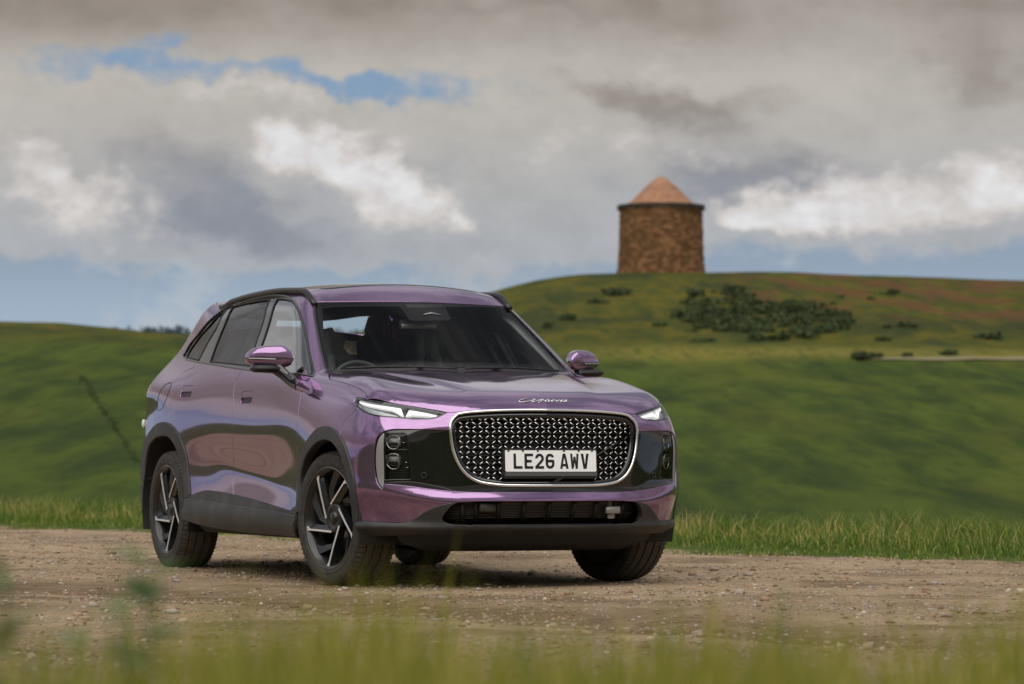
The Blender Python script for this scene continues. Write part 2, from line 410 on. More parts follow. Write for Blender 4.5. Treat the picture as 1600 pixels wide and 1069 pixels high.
def pix(px, py, t0=30, t1=420):
    """where the sight line through a photo position meets the land"""
    t = np.linspace(t0, t1, 4000); s = (px-800)/FPX*t; z = CAM[2]+(711.5-py)/FPX*t
    k = np.argmax(land(s, t) > z); return s[k], t[k]
def on_land(s, t, dz=0.):
    x, y = st2w(s, t); return np.stack([np.atleast_1d(x), np.atleast_1d(y), land(s, t)+dz], -1)
ang = np.concatenate([np.linspace(-180, -60, 40, endpoint=False), np.linspace(-60, -11, 70, endpoint=False), np.linspace(-11, 11, 260, endpoint=False), np.linspace(11, 60, 70, endpoint=False), np.linspace(60, 180, 40, endpoint=False)])
rad = np.concatenate([np.geomspace(.6, 60, 190, endpoint=False), np.geomspace(60, 270, 150, endpoint=False), np.geomspace(270, 14000, 40)])
aa, rr_ = np.meshgrid(np.radians(ang), rad); s_, t_ = rr_*np.sin(aa), rr_*np.cos(aa)
x_, y_ = st2w(s_.ravel(), t_.ravel()); z_ = land(s_.ravel(), t_.ravel())
na, nr = len(ang), len(rad); ii = np.arange(na); Fq = []
for k in range(nr-1): Fq.append(np.stack([k*na+ii, (k+1)*na+ii, (k+1)*na+(ii+1) % na, k*na+(ii+1) % na], 1))
Fq = np.concatenate(Fq)[:, ::-1]

def stnodes(t):
    g = t.nodes.new('ShaderNodeNewGeometry'); sp = t.nodes.new('ShaderNodeSeparateXYZ'); t.links.new(g.outputs['Position'], sp.inputs[0])
    X, Y, Z = (N(t, sp.outputs[i]) for i in range(3)); X = X-float(CAM[0]); Y = Y-float(CAM[1])
    T_ = X*float(FW[0])+Y*float(FW[1]); S_ = X*float(RT_[0])+Y*float(RT_[1])
    return g.outputs['Position'], S_, T_, Z
def _ground(t, b):
    pos, S_, T_, Z = stnodes(t)
    d = (T_-VERGE0-S_.mx(-14.).mn(9.)*VSL)*(1/1.56)
    n1 = noise(t, pos, .9, 5, .6); n2 = noise(t, pos, 6., 5, .62); n3 = noise(t, pos, 38., 4, .6); n4 = noise(t, pos, 140., 3, .6)
    # gravel
    gr = mixc(t, n2.ss(.35, .7), srgb(146, 125, 97), srgb(174, 152, 122))
    gr = mixc(t, n3.ss(.45, .72), gr, srgb(112, 90, 70))
    gr = mixc(t, n4.ss(.52, .72), gr, srgb(206, 192, 176)); gr = mixc(t, n4.ss(.44, .28), gr, srgb(98, 80, 64))
    gr = mixc(t, n1.ss(.48, .64)*.8, gr, srgb(100, 82, 62)); gr = mixc(t, noise(t, pos, .35, 4, .6).ss(.45, .62)*.45, gr, srgb(118, 100, 80))
    gr = mixc(t, (n1.ss(.42, .30))*.5, gr, srgb(160, 132, 104))
    # pasture
    pv = vec(t, S_*.16, T_*.022, 0.); pw_ = vec(t, S_*.55, T_*.07, 4.)
    f1 = noise(t, pv, 1., 5, .6, .4); f2 = noise(t, pw_, 1., 6, .62, .3); f3 = noise(t, vec(t, S_*2.2, T_*.30, 1.), 1., 5, .62)
    fld = mixc(t, f2.ss(.32, .68), srgb(39, 55, 14), srgb(69, 83, 20))
    fld = mixc(t, f3.ss(.48, .72)*.6, fld, srgb(33, 47, 15))
    fld = mixc(t, f1.ss(.50, .66)*.65, fld, srgb(80, 85, 22))
    hill = T_.ss(150, 172)
    h2 = noise(t, vec(t, S_*.22, T_*.07, 2.), 1., 6, .65, .5); h3 = noise(t, vec(t, S_*.75, T_*.22, 6.), 1., 6, .64, .4)
    hc = mixc(t, h3.ss(.36, .64), srgb(57, 65, 16), srgb(85, 79, 18))
    hc = mixc(t, h2.ss(.46, .62)*.75, hc, srgb(37, 49, 23))
    right = (S_/T_.mx(20.)).ss(.055, .085)
    hc = mixc(t, (noise(t, vec(t, S_*.30, T_*.11, 3.), 1., 6, .62, .3).ss(.47, .55))*right*T_.ss(176, 190)*.75, hc, srgb(90, 58, 36))
    fld = mixc(t, hill, fld, hc)
    fld = mixc(t, ((T_-156.).absv().ss(10, 1))*f3.ss(.32, .55)*(S_/T_.mx(20.)).ss(-.01, .05)*.7, fld, srgb(118, 108, 46))
    rut = ((d+6.8+(n1-.5)*1.2).absv().ss(.75, .15)+(d+9.6+(n1-.5)*1.5).absv().ss(.6, .1)*.6)*(.35+n2.ss(.35, .6)*.65)
    gr = mixc(t, rut*.8, gr, srgb(88, 68, 50))
    m = (d.mx(-12.8-d) + (n2-.5)*1.1 + (n1-.5)*.9).ss(-.12, .12)
    t.links.new(mixc(t, m, gr, mixc(t, d.absv().ss(.2, 9), srgb(70, 82, 32), fld)), b.inputs['Base Color'])
    h = n2*.030 + n3*.018 + n4*.006
    bump(t, b, h, 1., .9)
GROUND = mat('gravel_and_pasture', (.2, .2, .1), .95, spec=.15, build=_ground)
ground = mesh_obj('ground', np.c_[x_, y_, z_], Fq, GROUND); tag(ground, 'gravel track with pasture rolling up to the hills behind', kind='structure')
# centre cap under the viewpoint
cx_ = np.c_[st2w(.6*np.sin(np.radians(ang)), .6*np.cos(np.radians(ang)))[0], st2w(.6*np.sin(np.radians(ang)), .6*np.cos(np.radians(ang)))[1], land(.6*np.sin(np.radians(ang)), .6*np.cos(np.radians(ang)))]
# pale track across the far field
pp = [pix(px, 560) for px in range(1360, 2300, 40)]; L_ = [];
for k, (s, t) in enumerate(pp):
    w = .75+.45*min(1, k/4); L_ += [on_land(s, t-w, .06)[0], on_land(s, t+w, .06)[0]]
def _trk(t, b): t.links.new(mixc(t, noise(t, objco(t), .8, 4), srgb(104, 98, 66), srgb(128, 118, 86)), b.inputs['Base Color'])
tag(mesh_obj('far_track', L_, [(2*i, 2*i+2, 2*i+3, 2*i+1) for i in range(len(pp)-1)], mat('pale_track', (.4, .35, .28), .95, build=_trk)), kind='structure')

# ------------------------------------------------------------------ the beacon tower on the hill
TS, TT = (1033-800)/FPX*228, 228.
tx, ty = st2w(TS, TT); tz = float(land(TS, TT)[0])-.12
tower = empty('stone_tower', (float(tx), float(ty), tz)); tag(tower, 'round brown stone beacon tower with conical roof on the hilltop', 'tower')
def _stone(t, b):
    g = t.nodes.new('ShaderNodeNewGeometry'); r = N(t, g.outputs['Random Per Island'])
    oc = objco(t); n = noise(t, oc, .8, 5, .6); n2 = noise(t, oc, 6, 4)
    c_ = mixc(t, r.ss(.1, .9), srgb(102, 73, 48), srgb(142, 104, 72)); c_ = mixc(t, n.ss(.45, .7)*.6, c_, srgb(92, 74, 48)); c_ = mixc(t, (r*n2).ss(.42, .6)*.7, c_, srgb(160, 122, 90))
    t.links.new(c_, b.inputs['Base Color']); bump(t, b, n2, .05, .6)
STONE = mat('weathered_ironstone', (.2, .14, .09), .95, spec=.2, build=_stone)
HT = 4.86
def trad(z): return 3.02-.13*(z/HT)+.10*max(0, 1-z/1.6)**2
MB().lathe([(z, trad(z)-.09) for z in np.linspace(-1.2, HT, 10)], 72, 'z').build('tower_core', STONE, tower)
mb = MB(); zz = -.6; rs = random.Random(3)
while zz < HT-.05:
    hcs = rs.uniform(.15, .24); a = rs.uniform(0, .3); end = a+2*math.pi
    while a < end-.05:
        w = min(rs.uniform(.07, .17), end-a); r_ = trad(max(zz, 0))
        d_ = rs.uniform(-.03, .05); a0, a1 = a+.004, a+w-.004
        V = [((r_-.12)*math.cos(q), (r_-.12)*math.sin(q), z) for q in (a0, a1) for z in (zz+.008, zz+hcs-.008)]+[((r_+d_)*math.cos(q), (r_+d_)*math.sin(q), z) for q in (a0, a1) for z in (zz+.008, zz+hcs-.008)]
        mb.add(V, [(4, 5, 7, 6), (0, 4, 6, 2), (1, 3, 7, 5), (0, 1, 5, 4), (2, 6, 7, 3)]); a += w
    zz += hcs
o = mb.build('wall_stones', STONE, tower, False); o['kind'] = 'stuff'
mb = MB().lathe([(HT-.16, 2.86), (HT-.06, 3.05), (HT+.06, 3.10), (HT+.08, 2.98), (HT+.06, 2.3)], 60, 'z'); mb.build('eave', mat('dark_eave_stone', (.055, .048, .036), .95), tower)
mb = MB()
for k in range(46):
    a = 2*math.pi*k/46; mb.box((3.0*math.cos(a), 3.0*math.sin(a), HT-.15), (.10, .09, .11), Matrix.Rotation(a, 3, 'Z'))
o = mb.build('corbels', MATS['dark_eave_stone'], tower, False); o['kind'] = 'stuff'
def _roof(t, b):
    g = t.nodes.new('ShaderNodeNewGeometry'); r = N(t, g.outputs['Random Per Island']); oc = objco(t)
    sp = t.nodes.new('ShaderNodeSeparateXYZ'); t.links.new(oc, sp.inputs[0]); z = N(t, sp.outputs[2])
    n = noise(t, oc, 1.1, 5, .6)
    c_ = mixc(t, r, srgb(140, 100, 74), srgb(158, 118, 90)); c_ = mixc(t, (n + (z-HT-1.25).absv()*-.25).ss(.42, .56)*.8, c_, srgb(128, 98, 90))
    t.links.new(c_, b.inputs['Base Color']); bump(t, b, noise(t, oc, 7, 4), .04, .5)
ROOF = mat('lichened_roof_stone', (.4, .25, .15), .9, build=_roof)
mb = MB(); nc = 11
def rrad(u): return 2.42*(1-u)**.82*(1-.05*math.sin(math.pi*u))+.16*u
for k in range(nc):
    u0, u1 = k/nc, (k+1)/nc; n_ = max(10, int(44*(1-u0))); z0, z1 = HT+.06+2.0*u0, HT+.06+2.0*u1; off = rs.random()
    for i in range(n_):
        a0, a1 = 2*math.pi*(i+off)/n_+.004, 2*math.pi*(i+1+off)/n_-.004; p_ = rs.uniform(.01, .05); r0, r1 = rrad(u0)+p_, rrad(u1)+.01
        V = [(r*math.cos(a), r*math.sin(a), z) for (r, z) in ((r0, z0), (r1, z1+.04), (r1-.12, z1-.04), (r0-.12, z0)) for a in (a0, a1)]
        mb.add(V, [(0, 1, 3, 2), (0, 6, 7, 1), (0, 2, 4, 6), (1, 7, 5, 3), (2, 3, 5, 4)])
o = mb.build('roof_slabs', ROOF, tower, False); o['kind'] = 'stuff'
MB().lathe([(HT, 2.38), (HT+1.0, 1.15), (HT+1.98, .10)], 40, 'z').build('roof_core', ROOF, tower)
MB().lathe([(HT+1.86, .36), (HT+2.0, .33), (HT+2.08, .22), (HT+2.12, .0001)], 16, 'z').build('roof_cap', ROOF, tower)

# ------------------------------------------------------------------ shrubs
def _leafm(c0, c1):
    def f(t, b):
        g = t.nodes.new('ShaderNodeNewGeometry'); r = N(t, g.outputs['Random Per Island'])
        t.links.new(mixc(t, r, c0, c1), b.inputs['Base Color'])
    return f
GORSE = mat('dark_gorse_leaves', (.03, .045, .02), .85, spec=.15, build=_leafm(srgb(46, 58, 38), srgb(80, 90, 56)))
SCRUB = mat('grey_green_scrub', (.05, .06, .04), .85, spec=.15, build=_leafm(srgb(54, 64, 46), srgb(84, 92, 62)))
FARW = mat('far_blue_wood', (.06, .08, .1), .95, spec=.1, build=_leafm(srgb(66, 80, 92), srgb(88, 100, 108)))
def leaf_cloud(rng, lobes, n, size):
    """small leaf faces spread through overlapping lobes; lobes = (x, y, z, rx, ry, rz)"""
    L = np.array(lobes); k = rng.integers(0, len(L), n); u = rng.normal(size=(n, 3)); u /= np.linalg.norm(u, axis=1)[:, None]
    r = rng.random(n)**.28; c_ = L[k, :3]+u*L[k, 3:]*r[:, None]; c_[:, 2] = np.maximum(c_[:, 2], .02)
    a = rng.normal(size=(n, 3)); a /= np.linalg.norm(a, axis=1)[:, None]; b_ = np.cross(a, rng.normal(size=(n, 3))); b_ /= np.linalg.norm(b_, axis=1)[:, None]
    sz = size*(.5+rng.random(n))[:, None]
    V = np.stack([c_-a*sz, c_+b_*sz*.55, c_+a*sz, c_-b_*sz*.55], 1).reshape(-1, 3)
    return V, np.arange(4*n).reshape(-1, 4)
def bush(name, px, py, wpx, hpx, label, m_, n=260, group=None):
    s, t = pix(px, py); sc_ = t/FPX; w, h = wpx*sc_, hpx*sc_; rng = np.random.default_rng(int(px*7+py))
    o = empty(name, tuple(on_land(s, t, -.05)[0])); tag(o, label, 'bush', group)
    lob = [(rng.uniform(-.5, .5)*w*.6, rng.uniform(-.4, .4)*w*.5, h*rng.uniform(.35, .55), w*rng.uniform(.22, .34), w*.25, h*rng.uniform(.35, .5)) for _ in range(6)]
    V, Fc = leaf_cloud(rng, lob, n, .075*(w+h)*.5+.03); V = V.copy(); R = np.array([[RT_[0], FW[0], 0], [RT_[1], FW[1], 0], [0, 0, 1]])
    mesh_obj('foliage', V @ R.T, Fc, m_, o, False)
    mb = MB()
    for k in range(4): mb.tube([(0, 0, -.05), (R @ np.array((lob[k][0]*.5, lob[k][1]*.5, h*.3))), (R @ np.array((lob[k][0], lob[k][1], h*.55)))], [.05*h, .03*h, .012*h], 5)
    mb.build('stems', mat('shrub_bark', (.05, .04, .03), .9), o)
    return o
bush('gorse_bush', 1345, 562, 30, 18, 'small dark bush at the left end of the pale far track', GORSE)
bush('gorse_bush', 1368, 560, 28, 14, 'low dark bush touching the left end of the far track', GORSE)
bush('gorse_bush', 1418, 557, 22, 10, 'single low bush above the pale far track', GORSE)
bush('gorse_bush', 1484, 554, 30, 11, 'flat bush beyond the middle of the pale far track', GORSE)
bush('gorse_bush', 1145, 458, 50, 16, 'dark bush just below the ridge right of the tower', GORSE)
bush('gorse_bush', 968, 460, 56, 13, 'grey green scrub patch on the slope left below the tower', SCRUB)
bush('gorse_bush', 935, 474, 36, 10, 'lower grey scrub patch left of the tower', SCRUB)
bush('gorse_bush', 886, 500, 30, 12, 'dark scrub clump on the slope above the far door mirror', GORSE)
bush('gorse_bush', 1085, 462, 36, 14, 'pale scrub at the upper left end of the thicket', SCRUB)
bush('gorse_bush', 1545, 528, 50, 14, 'dim scrub on the slope at the far right', SCRUB)
bush('gorse_bush', 1420, 510, 40, 12, 'small scrub right of the dark thicket', SCRUB)
bush('gorse_bush', 858, 512, 24, 12, 'dark scrub beside the windscreen pillar on the hillside', GORSE)
# the thicket below the tower: one mass
rng = np.random.default_rng(5); TV, TF, k = [], [], 0
for i in range(110):
    u = rng.uniform(-1, 1); px = 1195+128*u; py = 484+34*rng.uniform(-1, 1)*math.sqrt(max(.05, 1-u*u))+8*u+6
    s, t = pix(px, py+8); sc_ = t/FPX; w = rng.uniform(26, 50)*sc_; h = rng.uniform(9, 19)*sc_
    if i > 84: px = rng.uniform(1030, 1400); py = rng.uniform(448, 540); s, t = pix(px, py); w *= .55; h *= .5
    P0 = on_land(s, t, -.1)[0]
    lob = [(rng.uniform(-.5, .5)*w*.7, rng.uniform(-.5, .5)*w*.7, h*rng.uniform(.3, .6), w*.3, w*.3, h*.45) for _ in range(4)]
    V, Fc = leaf_cloud(rng, lob, 170, .11); R = np.array([[RT_[0], FW[0], 0], [RT_[1], FW[1], 0], [0, 0, 1]]); TV.append(V @ R.T+P0); TF.append(Fc+k); k += len(V)
tag(mesh_obj('gorse_thicket', np.concatenate(TV), np.concatenate(TF), GORSE, None, False), 'broad dark gorse thicket spreading over the slope below the tower', 'thicket', kind='stuff')
# sunken hedge line running down the left field
TV, TF, k = [], [], 0
for i in range(150):
    u = i/149; px = 128+92*u+rng.normal()*2; py = 590+140*u; s, t = pix(px, py); sc_ = t/FPX
    w, h = rng.uniform(5, 10)*sc_, rng.uniform(2, 5)*sc_; P0 = on_land(s, t, -.08)[0]
    V, Fc = leaf_cloud(rng, [(0, 0, h*.4, w*.5, w*.8, h*.55)], 22, .08); TV.append(V+P0); TF.append(Fc+k); k += len(V)
tag(mesh_obj('hedge_line', np.concatenate(TV), np.concatenate(TF), GORSE, None, False), 'thin line of scrub running down the pasture left of the car', 'hedge', kind='stuff')
# far wooded rise on the skyline
x0, y0 = st2w((215-800)/FPX*1500, 1500.); TV, TF, k = [], [], 0
hx = np.linspace(-140, 130, 60); hgt = .69+(711.5-np.interp(hx, [-140, -60, 0, 25, 60, 130], [523, 519, 514, 512, 512, 522]))/FPX*1500
Vh = [];
for a, h in zip(hx, hgt):
    for (dt, hh) in ((-120, -60), (0, h-6), (90, h-8), (200, -60)):
        x, y = st2w((255-800)/FPX*1500+a, 1500+dt); Vh.append((x, y, hh))
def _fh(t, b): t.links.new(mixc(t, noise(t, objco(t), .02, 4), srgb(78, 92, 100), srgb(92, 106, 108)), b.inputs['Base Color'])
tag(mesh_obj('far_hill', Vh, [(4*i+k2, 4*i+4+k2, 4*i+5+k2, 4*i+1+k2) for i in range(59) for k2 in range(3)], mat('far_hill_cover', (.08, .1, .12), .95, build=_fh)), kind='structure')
for a, h in zip(hx, hgt):
    for q in range(3):
        w = rng.uniform(3.5, 6); hh = rng.uniform(6, 10); x, y = st2w((255-800)/FPX*1500+a+rng.normal()*3, 1500+rng.uniform(-5, 5))
        V, Fc = leaf_cloud(rng, [(0, 0, hh*.5, w, w, hh*.5)], 40, 1.1); TV.append(V+np.array((float(x), float(y), h-8))); TF.append(Fc+k); k += len(V)
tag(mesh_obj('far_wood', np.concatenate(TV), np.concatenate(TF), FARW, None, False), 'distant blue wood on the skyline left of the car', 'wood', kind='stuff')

# panel outlines on that surface
CURVES = {'P': {'arch_f_out': [[1.0388,-0.339],[1.0338,-0.2841],[1.0207,-0.2096],[1.0451,-0.1201],[1.1325,-0.0287],[1.2529,0.0385],[1.3779,0.08],[1.508,0.0866],[1.6485,0.0547],[1.7625,-0.0029],[1.8339,-0.0814],[1.8774,-0.1766],[1.8858,-0.2786],[1.8765,-0.3703]],
 'arch_f_in': [[1.1089,-0.3136],[1.0884,-0.2499],[1.0811,-0.1731],[1.1467,-0.0918],[1.2745,-0.0215],[1.4094,0.0181],[1.5186,0.0257],[1.6289,0.0061],[1.7266,-0.0463],[1.7958,-0.1154],[1.8422,-0.2002],[1.8481,-0.2922],[1.8464,-0.3661]],
 'arch_r_out': [[-2.0085,-0.2166],[-2.0171,-0.0852],[-1.9351,0.0166],[-1.7536,0.1005],[-1.5345,0.1359],[-1.3332,0.1238],[-1.1496,0.0557],[-1.0351,-0.0492],[-0.9883,-0.1734],[-0.9415,-0.2904]],
 'arch_r_in': [[-1.8712,-0.2116],[-1.8672,-0.105],[-1.8176,-0.0193],[-1.6776,0.0393],[-1.5092,0.0607],[-1.3347,0.0511],[-1.193,-0.007],[-1.1029,-0.1011],[-1.0536,-0.2027],[-1.0108,-0.2974]],
 'sill_top': [[-0.9415,-0.2904],[-0.8469,-0.2778],[-0.7135,-0.2647],[-0.4867,-0.2655],[-0.1499,-0.2771],[0.1829,-0.2935],[0.6736,-0.321],[1.0388,-0.339]],
 'sill_ledge': [[-1.003,-0.3047],[-0.8326,-0.3107],[-0.585,-0.3143],[-0.1059,-0.3263],[0.8437,-0.3457],[1.0393,-0.3515]],
 'sill_bot': [[-1.0024,-0.4047],[-0.6756,-0.429],[-0.1227,-0.4431],[1.0008,-0.4442]],
 'split': [[-0.1871,0.4342],[-0.2347,0.3778],[-0.2323,0.3183],[-0.1993,0.2379],[-0.1592,0.0562],[-0.2138,-0.0698],[-0.2196,-0.202],[-0.1597,-0.2791]],
 'split_low': [[-0.1597,-0.2791],[-0.118,-0.3261]],
 'split_sill': [[-0.1238,-0.3262],[-0.1398,-0.4423]],
 'rdoor_rear': [[-1.201,0.5147],[-1.1744,0.49],[-1.2786,0.466],[-1.3869,0.4335],[-1.4167,0.3939],[-1.3939,0.3408],[-1.3668,0.2758],[-1.3482,0.2134],[-1.3355,0.1666],[-1.3184,0.1226]],
 'fdoor_front': [[0.9376,0.3836],[0.9592,0.3474],[0.9401,0.3112],[0.94,0.2725],[0.9552,0.214],[0.9831,0.1376],[0.9957,0.0449],[0.9872,-0.0567],[0.9757,-0.1666],[0.9859,-0.2529],[1.0163,-0.3373]],
 'dlo_top': [[0.9349,0.3851],[0.7802,0.4889],[0.4844,0.6774],[0.2663,0.7778],[0.1249,0.8192],[-0.0572,0.8513],[-0.2917,0.8695],[-0.5491,0.8749],[-0.9081,0.8699],[-1.1806,0.8633],[-1.315,0.7888],[-1.4757,0.7069],[-1.6094,0.6334],[-1.6201,0.5819]],
 'dlo_tip': [[-1.6201,0.5819],[-1.5768,0.5627],[-1.4989,0.5477]],
 'dlo_bot': [[-1.4989,0.5477],[-1.2025,0.5148],[-0.8957,0.4877],[-0.1871,0.4342],[0.5044,0.3974],[0.9349,0.3851]],
 'gl_q': [[-1.5337,0.5648],[-1.5345,0.6048],[-1.4395,0.6845],[-1.2839,0.7546],[-1.2139,0.8078],[-1.145,0.8431]],
 'gl_q2': [[-1.145,0.8431],[-1.1169,0.72],[-1.1641,0.6344],[-1.1771,0.5229]],
 'gl_q3': [[-1.1771,0.5229],[-1.5337,0.5648]],
 'gl_r1': [[-0.9049,0.5005],[-0.9434,0.5795],[-0.97,0.6718],[-0.9834,0.7573],[-1.0493,0.8521]],
 'gl_r2': [[-1.0493,0.8521],[-0.8566,0.8509],[-0.5716,0.8465],[-0.3197,0.8422]],
 'gl_r3': [[-0.3197,0.8422],[-0.2256,0.7231],[-0.1857,0.5952],[-0.1065,0.4516]],
 'gl_r4': [[-0.1065,0.4516],[-0.9049,0.5005]],
 'gl_f1': [[-0.036,0.4364],[-0.0736,0.5718],[-0.118,0.7154],[-0.1883,0.8409]],
 'gl_f2': [[-0.1883,0.8409],[-0.0113,0.8314],[0.1207,0.8127],[0.2597,0.7734],[0.4385,0.695],[0.6195,0.589],[0.7723,0.4869],[0.894,0.3988]],
 'gl_f3': [[0.894,0.3988],[0.8091,0.3847],[0.434,0.4016],[-0.036,0.4364]],
 'fend_bump': [[1.8042,0.1871],[1.7449,0.1522],[1.6909,0.1181],[1.6733,0.0879],[1.6794,0.055],[1.7036,0.0291]],
 'hoodline': [[1.0324,0.4308],[1.1857,0.3701],[1.3399,0.3525],[1.4826,0.3356],[1.6178,0.3157],[1.7147,0.2961],[1.8017,0.2682],[1.8448,0.2431]],
 'hl_tip': [[1.8042,0.1871],[1.7602,0.208],[1.7218,0.2297],[1.7204,0.2459],[1.7614,0.2479],[1.8448,0.2431]]},
'W': {'hl_top': [[1.8112,0.9864],[1.9635,0.9638],[2.1074,0.9377],[2.2177,0.9141]],
 'hl_bot': [[2.2177,0.9141],[2.194,0.8966],[2.1619,0.8821],[2.1119,0.878],[1.9841,0.8874],[1.8714,0.9004],[1.8042,0.9212],[1.7622,0.9386]],
 'hl_tip': [[1.7622,0.9386],[1.7297,0.9594],[1.7014,0.9802],[1.704,0.9945],[1.7402,0.9949],[1.8112,0.9864]],
 'hood_edge': [[2.2177,0.9141],[2.2656,0.9169],[2.3096,0.9239],[2.451,0.9314],[2.5797,0.9357],[2.7137,0.937]],
 'fend_bump': [[1.7622,0.9386],[1.7091,0.9055],[1.6595,0.8722],[1.6412,0.8418],[1.6431,0.8079],[1.6613,0.7808]],
 'arch_f_bump': [[1.6613,0.7808],[1.7071,0.747],[1.7612,0.6639],[1.7955,0.563],[1.8065,0.4529],[1.8052,0.3499]],
 'bp_top': [[2.2352,0.8235],[2.1701,0.8257],[2.0444,0.8284],[1.9849,0.8271],[1.9622,0.8214]],
 'bp_side': [[1.9622,0.8214],[1.9389,0.8115],[1.9208,0.7899],[1.9102,0.7467],[1.9068,0.6736],[1.9114,0.5985],[1.9259,0.5425],[1.9494,0.5112]],
 'bp_bot': [[1.9534,0.5443],[2.0486,0.5349],[2.1489,0.5188],[2.2491,0.5068],[2.408,0.5006],[2.5428,0.5015],[2.7137,0.501]],
 'gs': [[2.2347,0.8235],[2.2379,0.7838],[2.2534,0.6987],[2.2805,0.6315],[2.3125,0.5885],[2.355,0.5595],[2.4359,0.5416],[2.5626,0.5362],[2.7137,0.5356]],
 'gs_up': [[2.2347,0.8235],[2.2359,0.86],[2.2454,0.885],[2.2662,0.9085]],
 'gs_top': [[2.2662,0.9085],[2.3012,0.9161],[2.3515,0.9214],[2.4522,0.9281],[2.5786,0.9316],[2.7137,0.9326]],
 'lip_top': [[1.7987,0.3505],[1.916,0.346],[2.0342,0.3456],[2.0571,0.3504],[2.0805,0.3643],[2.1072,0.3827],[2.1452,0.4076],[2.1902,0.4297],[2.2352,0.4431],[2.2611,0.4484],[2.3244,0.4537],[2.5106,0.4562],[2.7137,0.4565]],
 'intake': [[2.2611,0.4457],[2.2391,0.4298],[2.2189,0.4032],[2.2037,0.3798],[2.1984,0.3631],[2.2046,0.3498],[2.2377,0.3398],[2.3381,0.3347],[2.5205,0.3304],[2.7137,0.3283]],
 'lip_bot': [[1.7744,0.2599],[1.9024,0.2607],[2.0493,0.259],[2.2189,0.2561],[2.4635,0.2536],[2.7137,0.2511]],
 'cluster': [[1.9476,0.8115],[2.0415,0.8115],[2.0555,0.7966],[2.0731,0.6078],[2.0745,0.5814],[2.068,0.5648],[1.9523,0.5616]],
 'strip': [[1.9465,0.8098],[1.9316,0.7899],[1.9189,0.7467],[1.9138,0.6736],[1.9184,0.5985],[1.9318,0.5475],[1.9508,0.5195]]},
'T': {'hoodline': [[1.0324,-0.763],[1.1857,-0.8184],[1.3399,-0.8228],[1.4826,-0.8263],[1.6178,-0.8299],[1.7147,-0.8345],[1.8017,-0.8453],[1.8448,-0.8536]],
 'hl_top': [[1.8448,-0.8536],[1.9989,-0.7697],[2.1093,-0.6461],[2.1789,-0.5403]],
 'hood_edge': [[2.1789,-0.5403],[2.1949,-0.4865],[2.2032,-0.4352],[2.226,-0.2782],[2.2361,-0.1404],[2.2416,0.0]],
 'emblem': [[[2.164,-0.0789],[2.1695,-0.0939],[2.1754,-0.1126],[2.1811,-0.1289],[2.1864,-0.1377],[2.1919,-0.1371],[2.1952,-0.126],[2.1953,-0.11],[2.1934,-0.0931],[2.1905,-0.078]],[[2.1905,-0.078],[2.1872,-0.0627],[2.1837,-0.0474],[2.1803,-0.0401],[2.1778,-0.047],[2.1824,-0.0583],[2.1896,-0.0661],[2.1953,-0.0618],[2.1954,-0.0503],[2.1913,-0.0323]],[[2.1913,-0.0323],[2.1854,-0.0182],[2.1819,-0.0063]],[[2.1806,-0.0041],[2.19,-0.0138],[2.202,-0.0252],[2.2056,-0.0319],[2.2039,-0.0346]],[[2.1826,-0.0066],[2.1813,0.0033],[2.1861,0.0034],[2.1946,-0.0085],[2.1959,-0.0183]],[[2.1961,0.0023],[2.1859,0.0185],[2.1787,0.0333],[2.181,0.0392],[2.1804,0.0302],[2.1877,0.0165],[2.1948,0.0103],[2.1968,0.0177],[2.1899,0.0306],[2.1816,0.0401],[2.194,0.0275],[2.1953,0.035],[2.1866,0.0494]],[[2.1866,0.0494],[2.1774,0.064],[2.1768,0.07],[2.1836,0.0565],[2.1911,0.0473],[2.1937,0.0542],[2.1867,0.0679],[2.1772,0.078],[2.184,0.0783],[2.191,0.0786],[2.1828,0.0916],[2.1749,0.1022]],[[2.1881,0.0962],[2.1812,0.1086],[2.1728,0.1229],[2.1793,0.1106],[2.1867,0.1033],[2.1894,0.1095],[2.1813,0.1248],[2.1723,0.1382],[2.1688,0.1503],[2.175,0.1358],[2.181,0.1342],[2.1837,0.1411],[2.1909,0.1273],[2.1912,0.1179]]]},
'X': {'ws_clear': [[-0.5756,1.5292],[-0.5107,1.5417],[-0.1415,1.5497],[-0.1291,1.5413],[-0.1275,1.4681],[-0.0848,1.4604],[0.1039,1.4654],[0.136,1.4783],[0.1495,1.5487],[0.4043,1.5591],[0.593,1.5587],[0.6978,1.4309],[0.7346,1.2246],[0.7117,1.2],[0.6721,1.1871],[0.5332,1.1802],[-0.1343,1.1731],[-0.6622,1.1704],[-0.7271,1.168],[-0.7048,1.2386],[-0.6366,1.4035]]}}

